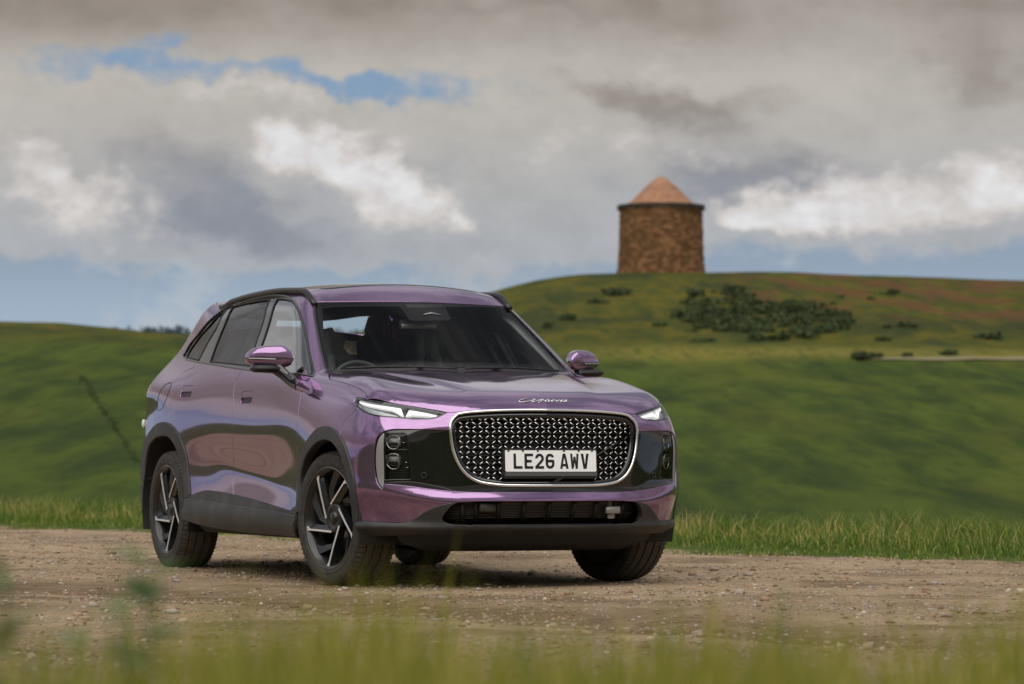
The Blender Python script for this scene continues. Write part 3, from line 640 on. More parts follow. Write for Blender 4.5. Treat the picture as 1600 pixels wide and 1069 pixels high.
# ------------------------------------------------------------------ panels cut out of the body surface
U0, RU, Z0 = 1.3, .9, .75; UC = U0+RU*math.pi/2
def grad(P, e=2e-4):
    return np.stack([(F(P+d)-F(P-d))/(2*e) for d in np.eye(3)*e], 1)
def rays(dom, q):
    q = np.asarray(q, float); a, b = q[:, 0], q[:, 1]; n = len(q); O = np.zeros((n, 3)); D = np.zeros((n, 3))
    if dom == 'P':      # round the length axis: (x, angle)
        O[:, 0] = a; O[:, 2] = Z0; D[:, 1] = -np.cos(b/.9); D[:, 2] = np.sin(b/.9); lo, hi = .2, 1.35
    elif dom == 'W':    # round the plan outline: (arc, height)
        O[:, 2] = b
        f = a > U0; r = a < -U0; s = ~(f | r)
        O[s, 0] = a[s]; D[s, 1] = -1
        g = (a[f]-U0)/RU; O[f, 0] = U0; D[f, 0] = np.sin(g); D[f, 1] = -np.cos(g)
        g = (a[r]+U0)/RU; O[r, 0] = -U0; D[r, 0] = np.sin(g); D[r, 1] = -np.cos(g); lo, hi = .2, 1.5
    elif dom == 'T':    # from above: (x, y)
        O[:, 0] = a; O[:, 1] = b; O[:, 2] = .3; D[:, 2] = 1; lo, hi = .1, 1.6
    else:               # 'X' from ahead: (y, z)
        O[:, 1] = a; O[:, 2] = b; O[:, 0] = -.3; D[:, 0] = 1; lo, hi = .2, 2.9
    return O, D, lo, hi
def surf(dom, q, off=0.):
    O, D, lo, hi = rays(dom, q); n = len(O)
    a = np.full(n, lo); c = np.full(n, hi)
    for _ in range(9):
        m = (a+c)/2; f = F(O+m[:, None]*D) < 0; a = np.where(f, m, a); c = np.where(f, c, m)
    fa = F(O+a[:, None]*D); fc = F(O+c[:, None]*D)
    for _ in range(4):
        m = np.clip(a-fa*(c-a)/(fc-fa+1e-12), np.minimum(a, c), np.maximum(a, c)); fm = F(O+m[:, None]*D); s = fm < 0
        a = np.where(s, m, a); fa = np.where(s, fm, fa); c = np.where(s, c, m); fc = np.where(s, fc, fm)
    t = np.where(np.abs(fa) < np.abs(fc), a, c)
    P = O+t[:, None]*D; g = grad(P); g /= np.linalg.norm(g, axis=1)[:, None]+1e-12
    return P+np.asarray(off).reshape(-1, 1)*g if np.ndim(off) else P+off*g, g
def crom(P, step=.02, closed=False):
    """smooth curve through points, evenly resampled"""
    P = np.asarray(P, float); n = len(P)
    if n == 2:
        k = max(2, int(np.linalg.norm(P[1]-P[0])/step)+1); return P[0]+(P[1]-P[0])*np.linspace(0, 1, k)[:, None]
    out = []
    for i in range(n if closed else n-1):
        p1, p2 = P[i], P[(i+1) % n]
        p0 = P[i-1] if (i > 0 or closed) else 2*p1-p2
        p3 = P[(i+2) % n] if (i+2 < n or closed) else 2*p2-p1
        d1, d2, d0 = (max(np.linalg.norm(u), 1e-6)**.5 for u in (p2-p1, p3-p2, p1-p0))
        m1 = (p2-p1)-(d1/(d0+d1))*((p2-p1)-(p1-p0)*d1**2/d0**2) if True else 0
        m1 = (d0**2*(p2-p1)/d1**2*1+d1**2*(p1-p0)/d0**2)/(d0**2+d1**2)*d1**2
        m2 = (d1**2*(p3-p2)/d2**2+d2**2*(p2-p1)/d1**2)/(d1**2+d2**2)*d1**2
        k = max(2, int(d1**2/step)+1); t = np.linspace(0, 1, k, endpoint=False)[:, None]
        out.append((2*t**3-3*t**2+1)*p1+(t**3-2*t**2+t)*m1+(-2*t**3+3*t**2)*p2+(t**3-t**2)*m2)
    if not closed: out.append(P[-1:])
    return np.concatenate(out)
def cv(dom, name, rev=False, step=.02):
    c = crom(CURVES[dom][name], step); return c[::-1] if rev else c
def join(*cs):
    out = []
    for c in cs:
        for p in np.atleast_2d(c):
            if not out or np.linalg.norm(out[-1]-p) > 2e-3: out.append(np.array(p, float))
    if np.linalg.norm(out[0]-out[-1]) < 2e-3: out.pop()
    return np.array(out)
def mirW(c): c = np.array(c)[::-1].copy(); c[:, 0] = 2*UC-c[:, 0]; return c
def mirT(c): c = np.array(c)[::-1].copy(); c[:, 1] *= -1; return c
def inside(poly, q):
    x, y = q[:, 0], q[:, 1]; r = np.zeros(len(q), bool); p = np.asarray(poly)
    for (x1, y1), (x2, y2) in zip(p, np.roll(p, -1, 0)):
        c = (y1 > y) != (y2 > y)
        if c.any(): r ^= c & (x < (x2-x1)*(y-y1)/(y2-y1+1e-15)+x1)
    return r
def area(p): x, y = p.T; return .5*np.sum(x*np.roll(y, -1)-y*np.roll(x, -1))
def inset(p, g):
    if not g: return p
    if area(p) < 0: p = p[::-1]
    a = p-np.roll(p, 1, 0); b = np.roll(p, -1, 0)-p
    na = np.stack([-a[:, 1], a[:, 0]], 1)/(np.linalg.norm(a, axis=1)[:, None]+1e-9); nb = np.stack([-b[:, 1], b[:, 0]], 1)/(np.linalg.norm(b, axis=1)[:, None]+1e-9)
    m = na+nb; m /= np.linalg.norm(m, axis=1)[:, None]+1e-9
    return p+m*(g/np.clip((m*na).sum(1), .5, 1))[:, None]
def tri2d(outer, holes=(), step=.025):
    loops = [outer]+list(holes); pts = np.concatenate(loops); edges = []; k = 0
    for l in loops: n = len(l); edges += [(k+i, k+(i+1) % n) for i in range(n)]; k += n
    lo, hi = outer.min(0), outer.max(0)
    gx = np.arange(lo[0]+step/2, hi[0], step); gy = np.arange(lo[1]+step/2, hi[1], step)
    if len(gx) and len(gy):
        g = np.stack(np.meshgrid(gx, gy, indexing='ij'), -1); g[:, ::2, 0] += step/2; g = g.reshape(-1, 2)
        ok = inside(outer, g)
        for h in holes: ok &= ~inside(h, g)
        g = g[ok]
        if len(g):
            d = np.full(len(g), 9.)
            for s in range(0, len(pts), 200): d = np.minimum(d, np.linalg.norm(g[:, None]-pts[None, s:s+200], axis=2).min(1))
            g = g[d > step*.55]
    else: g = np.zeros((0, 2))
    allp = np.concatenate([pts, g])
    vs, es, fs, ov, oe, of = delaunay_2d_cdt([Vector(p) for p in allp], edges, [], 0, 1e-6)
    V = np.array([tuple(v) for v in vs]); T = np.array([f for f in fs if len(f) == 3])
    c = V[T].mean(1); ok = inside(outer, c)
    for h in holes: ok &= ~inside(h, c)
    T = T[ok]
    A_ = V[T]; cr = (A_[:, 1, 0]-A_[:, 0, 0])*(A_[:, 2, 1]-A_[:, 0, 1])-(A_[:, 1, 1]-A_[:, 0, 1])*(A_[:, 2, 0]-A_[:, 0, 0])
    T[cr < 0] = T[cr < 0][:, ::-1]
    return V, T[np.abs(cr) > 1e-12]
def bloops(T):
    E = {}
    for t in T:
        for i in range(3): E[(t[i], t[(i+1) % 3])] = 1
    return [(a, b) for (a, b) in E if (b, a) not in E]
def panel(name, dom, outer, holes=(), off=0., gap=.002, mat=None, parent=None, step=.025, flange=.014, mirror=False, roll=.0025):
    outer = inset(outer, gap); holes = [h if not gap else inset(h, -gap) for h in holes]
    V2, T = tri2d(outer, holes, step)
    o = off(V2) if callable(off) else off
    P, G = surf(dom, V2, o)
    a = P[T]; fn = np.cross(a[:, 1]-a[:, 0], a[:, 2]-a[:, 0]); flip = (fn*G[T[:, 0]]).sum(1) < 0
    T[flip] = T[flip][:, ::-1]
    if callable(off):
        # the offset itself has shape: take normals from the mesh
        vn = np.zeros_like(P); a = P[T]; fn = np.cross(a[:, 1]-a[:, 0], a[:, 2]-a[:, 0])
        for k in range(3): np.add.at(vn, T[:, k], fn)
        G = vn/(np.linalg.norm(vn, axis=1)[:, None]+1e-12)
    be = bloops(T); faces = [tuple(t) for t in T]; Vv = [P]; Nn = [G]; n = len(P)
    if flange:
        ids = sorted({i for e in be for i in e}); mp = {v: k for k, v in enumerate(ids)}
        out2 = np.zeros((len(ids), 3))
        for (i, j) in be:
            t = P[j]-P[i]; s_ = np.cross(t, G[i]); s_ /= np.linalg.norm(s_)+1e-12
            out2[mp[i]] += s_; out2[mp[j]] += s_
        out2 /= np.linalg.norm(out2, axis=1)[:, None]+1e-12
        pb, gb = P[ids], G[ids]
        r1 = pb+out2*roll*.7-gb*roll*.5; r2 = pb+out2*roll-gb*roll*1.6; r3 = pb+out2*roll-gb*flange
        m = len(ids)
        Vv += [r1, r2, r3]; nn1 = gb+out2*.9; nn1 /= np.linalg.norm(nn1, axis=1)[:, None]
        Nn += [nn1, out2, out2]
        for (i, j) in be:
            i2, j2 = mp[i], mp[j]
            faces += [(i, n+i2, n+j2, j)[::1], (n+i2, n+m+i2, n+m+j2, n+j2), (n+m+i2, n+2*m+i2, n+2*m+j2, n+m+j2)]
    o = mesh_obj(name, np.concatenate(Vv), faces, mat, parent, True, np.concatenate(Nn))
    return (o, mirror_obj(o, parent)) if mirror else o
def sweep_on(dom, pts, name, w, h, mat, parent, off=0., closed=False, n=8, step=.015):
    """a bead lying on the surface along a curve"""
    q = crom(pts, step, closed); P, G = surf(dom, q, off)
    mb = MB(); mb.tube(P, w, n, closed, up=G, flat=h/w); return mb.build(name, mat, parent)

# ------------------------------------------------------------------ car materials
def _paint(t, b):
    lw = t.nodes.new('ShaderNodeLayerWeight'); lw.inputs[0].default_value = .35
    c = mixc(t, N(t, lw.outputs['Facing']), (.285, .172, .318), (.250, .152, .292))
    fl = noise(t, objco(t), 900, 2, .5)
    t.links.new(mixc(t, fl.ss(.35, .7)*.2, c, (.46, .30, .52)), b.inputs['Base Color'])
PAINT = mat('purple_metallic_paint', (.16, .08, .2), .085, .86, .62, .008, build=_paint); PAINT.node_tree.nodes['Principled BSDF'].inputs['Coat IOR'].default_value = 1.5
def _plas(t, b):
    n = noise(t, objco(t), 420, 3, .6); bump(t, b, n, .0006, .5)
    t.links.new(mixc(t, noise(t, objco(t), 5, 6, .65).ss(.46, .75)*.45, mixc(t, noise(t, objco(t), 3, 4), (.022, .023, .025), (.032, .033, .035)), (.10, .084, .07)), b.inputs['Base Color'])
CLAD = mat('textured_grey_plastic', (.055, .055, .057), .52, build=_plas)
DARK = mat('matt_black_plastic', (.012, .012, .012), .6)
GLOSS = mat('gloss_black_trim', (.008, .007, .008), .06, 0, .6)
CHROME = mat('bright_chrome', (.84, .84, .85), .16, 1.)
SATIN = mat('satin_grey_trim', (.30, .30, .29), .38, .4)
FRIT = mat('black_glass_border', (.006, .006, .007), .08, 0, 0., spec=.18)
def _tyre(t, b):
    n = noise(t, objco(t), 30, 5, .6)
    sp = t.nodes.new('ShaderNodeSeparateXYZ'); t.links.new(objco(t), sp.inputs[0]); r = (N(t, sp.outputs[0]).sq()+N(t, sp.outputs[2]).sq())._m('SQRT')
    c_ = mixc(t, n.ss(.4, .75), (.024, .023, .022), (.050, .045, .040)); t.links.new(mixc(t, r.ss(.344, .354)*n.ss(.2, .5), c_, (.082, .070, .060)), b.inputs['Base Color'])
    bump(t, b, noise(t, objco(t), 260, 2), .0006, .4)
TYRE = mat('dusty_tyre_rubber', (.03, .028, .026), .8, build=_tyre)
RIMB = mat('gloss_black_alloy', (.012, .012, .013), .30, .0, .25, .2)
RIMS = mat('machined_alloy', (.86, .86, .87), .34, .5)
RIMG = mat('dark_grey_alloy', (.06, .06, .063), .3, .6)
RAILM = mat('roof_rail_black', (.012, .012, .013), .28)
DISC = mat('brake_steel', (.32, .31, .30), .35, 1.)
SEAT = mat('dark_seat_leather', (.07, .072, .08), .5)
SEATL = mat('grey_seat_leather', (.30, .30, .31), .5)
DASH = mat('soft_black_dashboard', (.010, .010, .011), .65)
WSG = glass('windscreen_glass', (.80, .84, .82), k=.32)
FDG = glass('door_glass', (.60, .68, .65), k=2.4)
PRIV = glass('privacy_glass', (.05, .05, .055), k=.85)
LENS = glass('lamp_lens', (.93, .95, .95), .03, k=.45)
LENSD = glass('smoked_lens', (.66, .66, .64), k=.6)
LAMPIN = mat('lamp_silver', (.50, .52, .54), .45, .7)
DRL = mat('lit_daytime_lamp', (.9, .9, .9), .4, emit=(1, .99, .97), es=.6)
SKYGLINT = mat('white_sky_glint', (.72, .74, .74), .35)  # plain white standing in for bright sky reflected in the tail lamp
WHITEP = mat('plate_white', (.86, .88, .90), .45)
BLACKP = mat('plate_black', (.008, .008, .009), .4)
MIRG = mat('mirror_silver', (.75, .77, .78), .02, 1.)
REDL = mat('red_lamp', (.35, .02, .02), .1, 0, 1.)

# ------------------------------------------------------------------ the car
car = empty('parked_car')
tag(car, 'metallic purple sport utility vehicle with black wheels parked on the gravel track', 'car')
c = cv
def Pc(n, r=False): return cv('P', n, r)
def Wc(n, r=False): return cv('W', n, r)
def Tc(n, r=False): return cv('T', n, r)
def xyzP(q): q = np.atleast_2d(q); return np.c_[q[:, 0], .9*np.arctan2(q[:, 2]-Z0, np.abs(q[:, 1]))]
def onF(x, y, z):   # a point near the surface, in P coordinates
    return xyzP([(x, y, z)])[0]
def cut(cv_, i0, i1): n = len(cv_); return cv_[int(i0*n):int(i1*n) if i1 < 1 else n]
def near(cv_, p): return int(np.argmin(np.linalg.norm(cv_-np.asarray(p), axis=1)))

# windscreen edge (y, z) and its line on the body side
WSE = np.array([(-.748, 1.150), (-.744, 1.158), (-.712, 1.27), (-.676, 1.38), (-.636, 1.49), (-.600, 1.566)])
wse = crom(WSE, .02); WSp, _ = surf('X', wse)
a_edge = xyzP(WSp)                                   # along the A-pillar, base to top
ditch = np.array([onF(x, .605, 1.66) for x in np.linspace(.33, -1.35, 12)])
dl = []
for x in np.linspace(.30, -1.45, 16):                # roof ditch: y = .60 tapering rearwards
    y = .602-.03*max(0, -x-.6); z = surf('T', [(x, -y)])[0][0][2]; dl.append((x, .9*math.atan2(z-Z0, y)))
ditch = np.array(dl)
dr = []
for x, y in ((-1.6, .55), (-1.72, .53)):
    z = surf('T', [(x, -y)])[0][0][2]; dr.append((x, .9*math.atan2(z-Z0, y)))
tail = np.array([(-1.80, .86), (-1.88, .74), (-1.97, .60), (-2.05, .44), (-2.10, .28), (-2.11, .10), (-2.11, -.06), (-2.11, -.225)])
ar_out = Pc('arch_r_out'); ki = near(ar_out, CURVES['P']['rdoor_rear'][-1])
af_out = Pc('arch_f_out'); kf = near(af_out, CURVES['P']['fend_bump'][-1])
body_side_poly = join(a_edge[2:], ditch, dr, crom(tail), ar_out[0:1], ar_out[:ki+1], Pc('rdoor_rear', True), cut(Pc('dlo_bot'), 0, 1)[:near(Pc('dlo_bot'), CURVES['P']['rdoor_rear'][0])][::-1],
                      Pc('dlo_tip', True), Pc('dlo_top', True), (.975, .405))
bs, bsL = panel('body_side', 'P', body_side_poly, gap=.0025, mat=PAINT, parent=car, mirror=True)
# fuel flap line
def groove(dom, pts, name, parent, w=.0022, closed=True, off=.0006):
    return sweep_on(dom, pts, name, w, .0012, DARK, parent, off, closed, 6)
fuel = crom(np.array([(-1.555, .375), (-1.47, .372), (-1.455, .335), (-1.52, .235), (-1.60, .215), (-1.665, .222), (-1.652, .31), (-1.60, .36)]), .02, True)
groove('P', fuel, 'fuel_flap_seam', bs)
# doors
bot = Pc('dlo_bot'); ks = near(bot, CURVES['P']['split'][0]); kr = near(bot, CURVES['P']['rdoor_rear'][0])
st = Pc('sill_top'); kst = near(st, CURVES['P']['split'][-1])
fd_poly = join(bot[ks:], Pc('fdoor_front'), st[kst:][::-1], Pc('split', True))
rd_poly = join(bot[kr:ks+1], Pc('split'), st[:kst+1][::-1], ar_out[ki:][::-1], Pc('rdoor_rear', True))
def handle_hole(x0, x1, v0, v1):
    k = [(x0, v0+.006), (x0+.014, v0), (x1-.014, v0), (x1, v0+.006), (x1, v1-.008), (x1-.02, v1), (x0+.02, v1), (x0, v1-.008)]
    return join(*[crom(np.array([k[i], k[(i+1) % 8]]), .012) for i in range(8)])
hF = handle_hole(-.07, .125, .235, .302); hR = handle_hole(-1.20, -1.00, .283, .352)
fd, fdL = panel('front_door', 'P', fd_poly, [hF], gap=.0034, mat=PAINT, parent=car, mirror=True)
rd, rdL = panel('rear_door', 'P', rd_poly, [hR], gap=.0034, mat=PAINT, parent=car, mirror=True)
for nm, h, dr_, drL in (('f', hF, fd, fdL), ('r', hR, rd, rdL)):
    lo, hi = h.min(0), h.max(0); mid = lo[1]+.48*(hi[1]-lo[1])
    up = np.array([(lo[0]+.004, mid+.002), (hi[0]-.004, mid+.002), (hi[0]-.004, hi[1]-.01), (hi[0]-.012, hi[1]-.003), (lo[0]+.012, hi[1]-.003), (lo[0]+.004, hi[1]-.01)])
    o = panel('door_handle', 'P', join(*[crom(np.array([up[i], up[(i+1) % 6]]), .015) for i in range(6)]), gap=0, off=-.001, mat=PAINT, parent=dr_, flange=.02, step=.02); mirror_obj(o, drL)
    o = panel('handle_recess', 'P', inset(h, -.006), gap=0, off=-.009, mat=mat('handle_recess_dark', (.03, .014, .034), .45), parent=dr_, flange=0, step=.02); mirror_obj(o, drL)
# front wing
fe_poly = join(Pc('hoodline'), Pc('hl_tip', True), Pc('fend_bump'), af_out[:kf+1][::-1], Pc('fdoor_front', True), (.975, .40), a_edge[2:3])
fe, feL = panel('front_wing', 'P', fe_poly, gap=.003, mat=PAINT, parent=car, mirror=True)
# glasshouse: black surround with three panes each side
dlo = join(Pc('dlo_top'), Pc('dlo_tip'), Pc('dlo_bot'))
gq = join(Pc('gl_q'), Pc('gl_q2'), Pc('gl_q3')); grr = join(Pc('gl_r1'), Pc('gl_r2'), Pc('gl_r3'), Pc('gl_r4')); gf = join(Pc('gl_f1'), Pc('gl_f2'), Pc('gl_f3'))
sur, surL = panel('window_surround', 'P', dlo, [gq, grr, gf], off=-.004, gap=.001, mat=GLOSS, parent=car, mirror=True, step=.03)
for nm, g, m_, pa, pb in (('quarter_window', gq, PRIV, sur, surL), ('rear_door_window', grr, PRIV, rd, rdL), ('front_door_window', gf, FDG, fd, fdL)):
    o = panel(nm, 'P', g, off=-.007, gap=-.002, mat=m_, parent=pa, flange=0, step=.04); mirror_obj(o, pb)
    o = sweep_on('P', inset(g, .002), 'window_seal', .005, .004, DARK, pa, -.003, True, 6); mirror_obj(o, pb)
o = sweep_on('P', CURVES['P']['dlo_bot'], 'waist_trim', .007, .006, GLOSS, sur, .000); mirror_obj(o, surL)
o = sweep_on('P', CURVES['P']['dlo_top'], 'window_trim', .006, .006, GLOSS, sur, .000); mirror_obj(o, surL)
# bonnet
rear_e = np.array([(1.145-.30*y*y, y) for y in np.linspace(-.765, 0, 24)])
hr = join(Tc('hoodline'), Tc('hl_top'), Tc('hood_edge'))
hood_poly = join(hr, mirT(hr), mirT(rear_e), rear_e[::-1])
hood_half = join(hr, rear_e[::-1]); 
hood_poly = join(hr[:-1], mirT(hr), np.array([(1.145-.30*y*y, y) for y in np.linspace(.765, -.765, 44)]))
def hood_off(q):
    x, y = q[:, 0], np.abs(q[:, 1])
    yc = .34+.30*np.clip((2.25-x)/1.2, 0, 1)           # pressed crease running back to the pillars
    d = y-yc; amt = np.clip((2.16-x)/.5, 0, 1)*np.clip((x-.92)/.2, 0, 1)
    return -.010*amt*np.where(d > 0, np.exp(-(d/.16)**2), np.exp(-(d/.035)**2))+.004*amt*np.exp(-((y-yc+.09)/.07)**2)
hood = panel('bonnet', 'T', hood_poly, off=hood_off, gap=.003, mat=PAINT, parent=car, step=.016, flange=.02)
# front bumper skin
bump_r = join(Wc('hood_edge')[:near(Wc('hood_edge'), CURVES['W']['gs_up'][-1])+1][::-1], Wc('hl_bot'), Wc('fend_bump'), Wc('arch_f_bump'), Wc('lip_top'))
inner_r = join(Wc('bp_bot', True), cut(Wc('bp_side'), 0, 1)[::-1], Wc('bp_top', True), Wc('gs_up'))
bp_full = join(bump_r, mirW(bump_r)[1:], mirW(inner_r), inner_r[1:])
bumper = panel('front_bumper', 'W', bp_full, gap=.0015, mat=PAINT, parent=car, step=.018, flange=.03)
# gloss black mask round the grille and lamps
strip = Wc('strip'); clus = crom(CURVES['W']['cluster'], .02, True)
cl = CURVES['W']['cluster']; clus = join(*[crom(np.array([cl[i], cl[(i+1) % len(cl)]]), .02) for i in range(len(cl))])
strip_poly = join(strip, crom(np.array([CURVES['W']['strip'][-1], (1.9495, .66), CURVES['W']['strip'][0]]), .02))
mask_in = join(Wc('bp_top'), Wc('bp_side'), Wc('bp_bot'))
mask_poly = join(mask_in[:-1], mirW(mask_in), mirW(Wc('gs')), Wc('gs', True)[1:])
maskp = panel('grille_mask', 'W', mask_poly, [inset(clus, -.001), mirW(inset(clus, -.001))], off=-.012, gap=-.004, mat=GLOSS, parent=car, step=.02, flange=.03)
for s in (0, 1):
    q = strip_poly if not s else mirW(strip_poly)
    o = panel('air_curtain_strip', 'W', q, off=-.006, gap=.0005, mat=SATIN, parent=maskp, step=.02, flange=.012)
    q = clus if not s else mirW(clus)
    lampu = panel('lamp_cluster', 'W', q, off=-.062, gap=-.004, mat=DARK, parent=car, step=.03, flange=0)
    o = panel('lamp_cover', 'W', q, off=-.013, gap=.001, mat=LENSD, parent=lampu, step=.03, flange=0)
    f = lambda u: (2*UC-u if s else u)
    rim = sweep_on('W', [(f(p[0]), p[1]) for p in inset(clus, .002)], 'cluster_bezel', .004, .004, GLOSS, lampu, -.013, True, 6)
    for zc, hh in ((.765, .038), (.662, .040)):
        ring = crom(np.array([(f(1.957), zc-hh*.5), (f(1.962), zc+hh*.75), (f(2.010), zc+hh*.75), (f(2.018), zc+hh*.2), (f(2.014), zc-hh*.6), (f(2.002), zc-hh), (f(1.975), zc-hh)]), .01, True)
        sweep_on('W', ring, 'projector_bezel', .0042, .0042, CHROME, lampu, -.035, True, 6)
        p, g = surf('W', [(f(1.986), zc)], -.05); 
        mb = MB(); gg = g[0]; a1 = np.cross(gg, (0, 0, 1)); a1 /= np.linalg.norm(a1); R = np.stack([a1, np.cross(gg, a1)*-1, gg], 1)
        prof = [(-.01, .030), (.0, .030), (.008, .026), (.014, .018), (.017, .0001)]
        V = []; n_ = 20
        for h_, r_ in prof: V += [p[0]+R @ np.array((r_*1.3*math.copysign(abs(math.cos(t))**.45, math.cos(t)), r_*.95*math.copysign(abs(math.sin(t))**.45, math.sin(t)), h_*.6)) for t in np.arange(n_)*2*math.pi/n_]
        mb.add(V, [(i*n_+k, i*n_+(k+1) % n_, (i+1)*n_+(k+1) % n_, (i+1)*n_+k) for i in range(4) for k in range(n_)])
        mb.build('projector_lens', LAMPIN if zc > .7 else MATS['smoked_lens'] if False else LAMPIN, lampu)
        q = np.array([(f(1.965), zc-.018), (f(2.006), zc-.018), (f(2.006), zc-.006), (f(1.965), zc-.006)]); q = q if not s else q[::-1]
        panel('projector_shutter', 'W', join(*[crom(np.array([q[i], q[(i+1) % 4]]), .01) for i in range(4)]), off=-.034, gap=0, mat=DARK, parent=lampu, step=.02, flange=.005)
    for zz in (.722, .610, .600, .590, .580, .570):
        sweep_on('W', [(f(1.958), zz), (f(2.01), zz), (f(2.058), zz)], 'lamp_rib', .0028, .0022, SATIN if zz > .7 else CLAD, lampu, -.04, False, 5)
    for (u_, z_) in ((2.035, .76), (2.047, .655), (2.052, .628)):
        sweep_on('W', [(f(u_-.008), z_), (f(u_+.008), z_)], 'lamp_glint', .004, .004, CHROME, lampu, -.04, False, 6)
    # parking sensor
    sweep_on('W', crom(np.array([(f(2.124+.011*math.cos(t)), .590+.013*math.sin(t)) for t in np.arange(10)*.628]), .01, True), 'parking_sensor', .0022, .002, CLAD, maskp, -.009, True, 5)
    # sill of the mask: satin wedge under the lamps
    wq = join(crom(np.array([(f(1.962), .551), (f(2.075), .553), (f(2.16), .537), (f(2.25), .5115)]), .02), crom(np.array([(f(2.25), .5095), (f(2.149), .522), (f(2.048), .538), (f(1.962), .546)]), .02))
    panel('mask_sill', 'W', wq if not s else wq[::-1], off=-.004, gap=0, mat=CLAD if False else GLOSS, parent=maskp, step=.02, flange=.01)
# headlamps
hl = join(Wc('hl_top'), Wc('hl_bot'), Wc('hl_tip'))
for s in (0, 1):
    f = lambda u: (2*UC-u if s else u)
    q = hl if not s else mirW(hl)
    hlb = panel('headlamp', 'W', q, off=-.05, gap=-.002, mat=mat('lamp_grey', (.10, .105, .11), .4, .3), parent=car, step=.03, flange=0)
    panel('lamp_cover', 'W', q, off=-.0015, gap=.0015, mat=LENS, parent=hlb, step=.02, flange=0)
    panel('lamp_rim', 'W', inset(q, .0005), [inset(q, .0075)], off=-.004, gap=0, mat=GLOSS, parent=hlb, step=.02, flange=.03)
    # light guides: a long blade that tapers outwards and a wedge inwards
    def lq(pts, nm, m_, off, fl=.02):
        pts = np.array(pts, float); pts[:, 0] = [f(u) for u in pts[:, 0]]
        e = join(*[crom(np.array([pts[i], pts[(i+1) % len(pts)]]), .015) for i in range(len(pts))])
        return panel(nm, 'W', e, off=off, gap=0, mat=m_, parent=hlb, step=.02, flange=fl)
    lq([(1.722, .9855), (1.80, .974), (1.97, .952), (2.00, .9475), (2.016, .913), (2.019, .9045), (1.985, .929), (1.955, .942), (1.80, .965), (1.73, .978)], 'light_guide', DRL, -.018)
    lq([(2.034, .9035), (2.042, .938), (2.06, .9355), (2.12, .923), (2.172, .909), (2.165, .9035), (2.11, .9115), (2.06, .914)], 'light_guide', DRL, -.018)
    lq([(1.735, .968), (1.80, .953), (1.90, .932), (1.99, .911), (1.985, .898), (1.88, .909), (1.80, .930), (1.75, .952)], 'reflector', LAMPIN, -.03)
    lq([(2.03, .895), (2.06, .893), (2.15, .893), (2.165, .897), (2.10, .9)], 'reflector', RIMG, -.03)
    lq([(1.99, .895), (2.03, .9), (2.036, .892), (2.0, .890)], 'reflector', RIMG, -.03)

# ---- grille
gsr = join(Wc('gs_top', True), Wc('gs_up', True), Wc('gs'))
gl_loop = join(gsr, mirW(gsr)[1:-1])
Pg, Gg = surf('W', gl_loop, -.002)
Pg = np.array([p for p in Pg])
grille = panel('grille', 'W', gl_loop, off=-.085, gap=-.002, mat=DARK, parent=car, step=.05, flange=0)
mb = MB(); mb.tube(Pg, .0085, 10, True, up=Gg, flat=.8); mb.build('grille_surround', CHROME, grille)
mb = MB(); mb.tube(surf('W', inset(gl_loop, .012), -.03)[0], .016, 8, True, up=Gg[:1].repeat(len(gl_loop), 0) if False else (0, 0, 1), flat=1.); mb.build('grille_inner_frame', GLOSS, grille)
gyz = np.c_[Pg[:, 1], Pg[:, 2]]
gin = inset(gyz, .012)
DXG, DZG = .0345, .0268
bars, dash = MB(), MB()
def strip3(mbx, y0, z0, y1, z1, off, w, h):
    P_, G_ = surf('X', [(y0, z0), (y1, z1)], off); mbx.tube(P_, w, 6 if mbx is dash else 4, False, up=G_, flat=h/w)
plate_rect = (-.30, .30, .545, .745)
for j in range(-8, 9):
    for i in range(-17, 18):
        y, z = i*DXG, .735+j*DZG
        sgn = 1 if (i+j) % 2 == 0 else -1
        q = np.array([(y, z)])
        if not inside(gin, q)[0]: continue
        e = np.array([(y-.5*DXG, z-.5*sgn*DZG), (y+.5*DXG, z+.5*sgn*DZG)])
        strip3(bars, *e[0], *e[1], -.040, .0042, .007)
        if -.275 < y < .275 and .54 < z < .728: continue
        k = .27
        strip3(dash, y-k*DXG, z-k*sgn*DZG, y+k*DXG, z+k*sgn*DZG, -.029, .0030, .0030)
o = bars.build('grille_lattice', GLOSS, grille, False); o['kind'] = 'stuff'
o = dash.build('grille_accents', mat('satin_chrome', (.80, .80, .81), .22, 1.), grille, True); o['kind'] = 'stuff'
for k in range(9):                                # shutter slats behind the lattice
    zz = .58+k*.038
    P_, G_ = surf('X', [(y, zz) for y in np.linspace(-.46, .46, 9)], -.072); mb = MB(); mb.tube(P_, .006, 4, up=G_, flat=.5); mb.build('shutter_slat', CLAD, grille)
# ---- number plate
PX = surf('X', [(0., .66)])[0][0][0]-.012
tilt = math.radians(4)
def plate_pt(y, z, d): return np.array((PX+d-(z)*math.sin(tilt), y, .664+z*math.cos(tilt)))
def flat_poly(name, outer, holes, d0, d1, m_, parent):
    V2, T_ = tri2d(np.array(outer, float), [np.array(h, float) for h in holes], .05); n = len(V2)
    top = np.array([plate_pt(a, b, d1) for a, b in V2]); bt = np.array([plate_pt(a, b, d0) for a, b in V2])
    fs = [tuple(t) for t in T_]+[tuple(n+i for i in t[::-1]) for t in T_]
    for i, j in bloops(T_): fs.append((i, n+i, n+j, j))
    return mesh_obj(name, np.r_[top, bt], fs, m_, parent, False)
def rrect(w, h, r, n=4, cy=0., cz=0.):
    out = []
    for sx_, sy_, a0 in ((1, 1, 0), (-1, 1, 90), (-1, -1, 180), (1, -1, 270)):
        for k in range(n+1): a = math.radians(a0+90*k/n); out.append((cy+sx_*(w-r)+r*math.cos(a), cz+sy_*(h-r)+r*math.sin(a)))
    return out
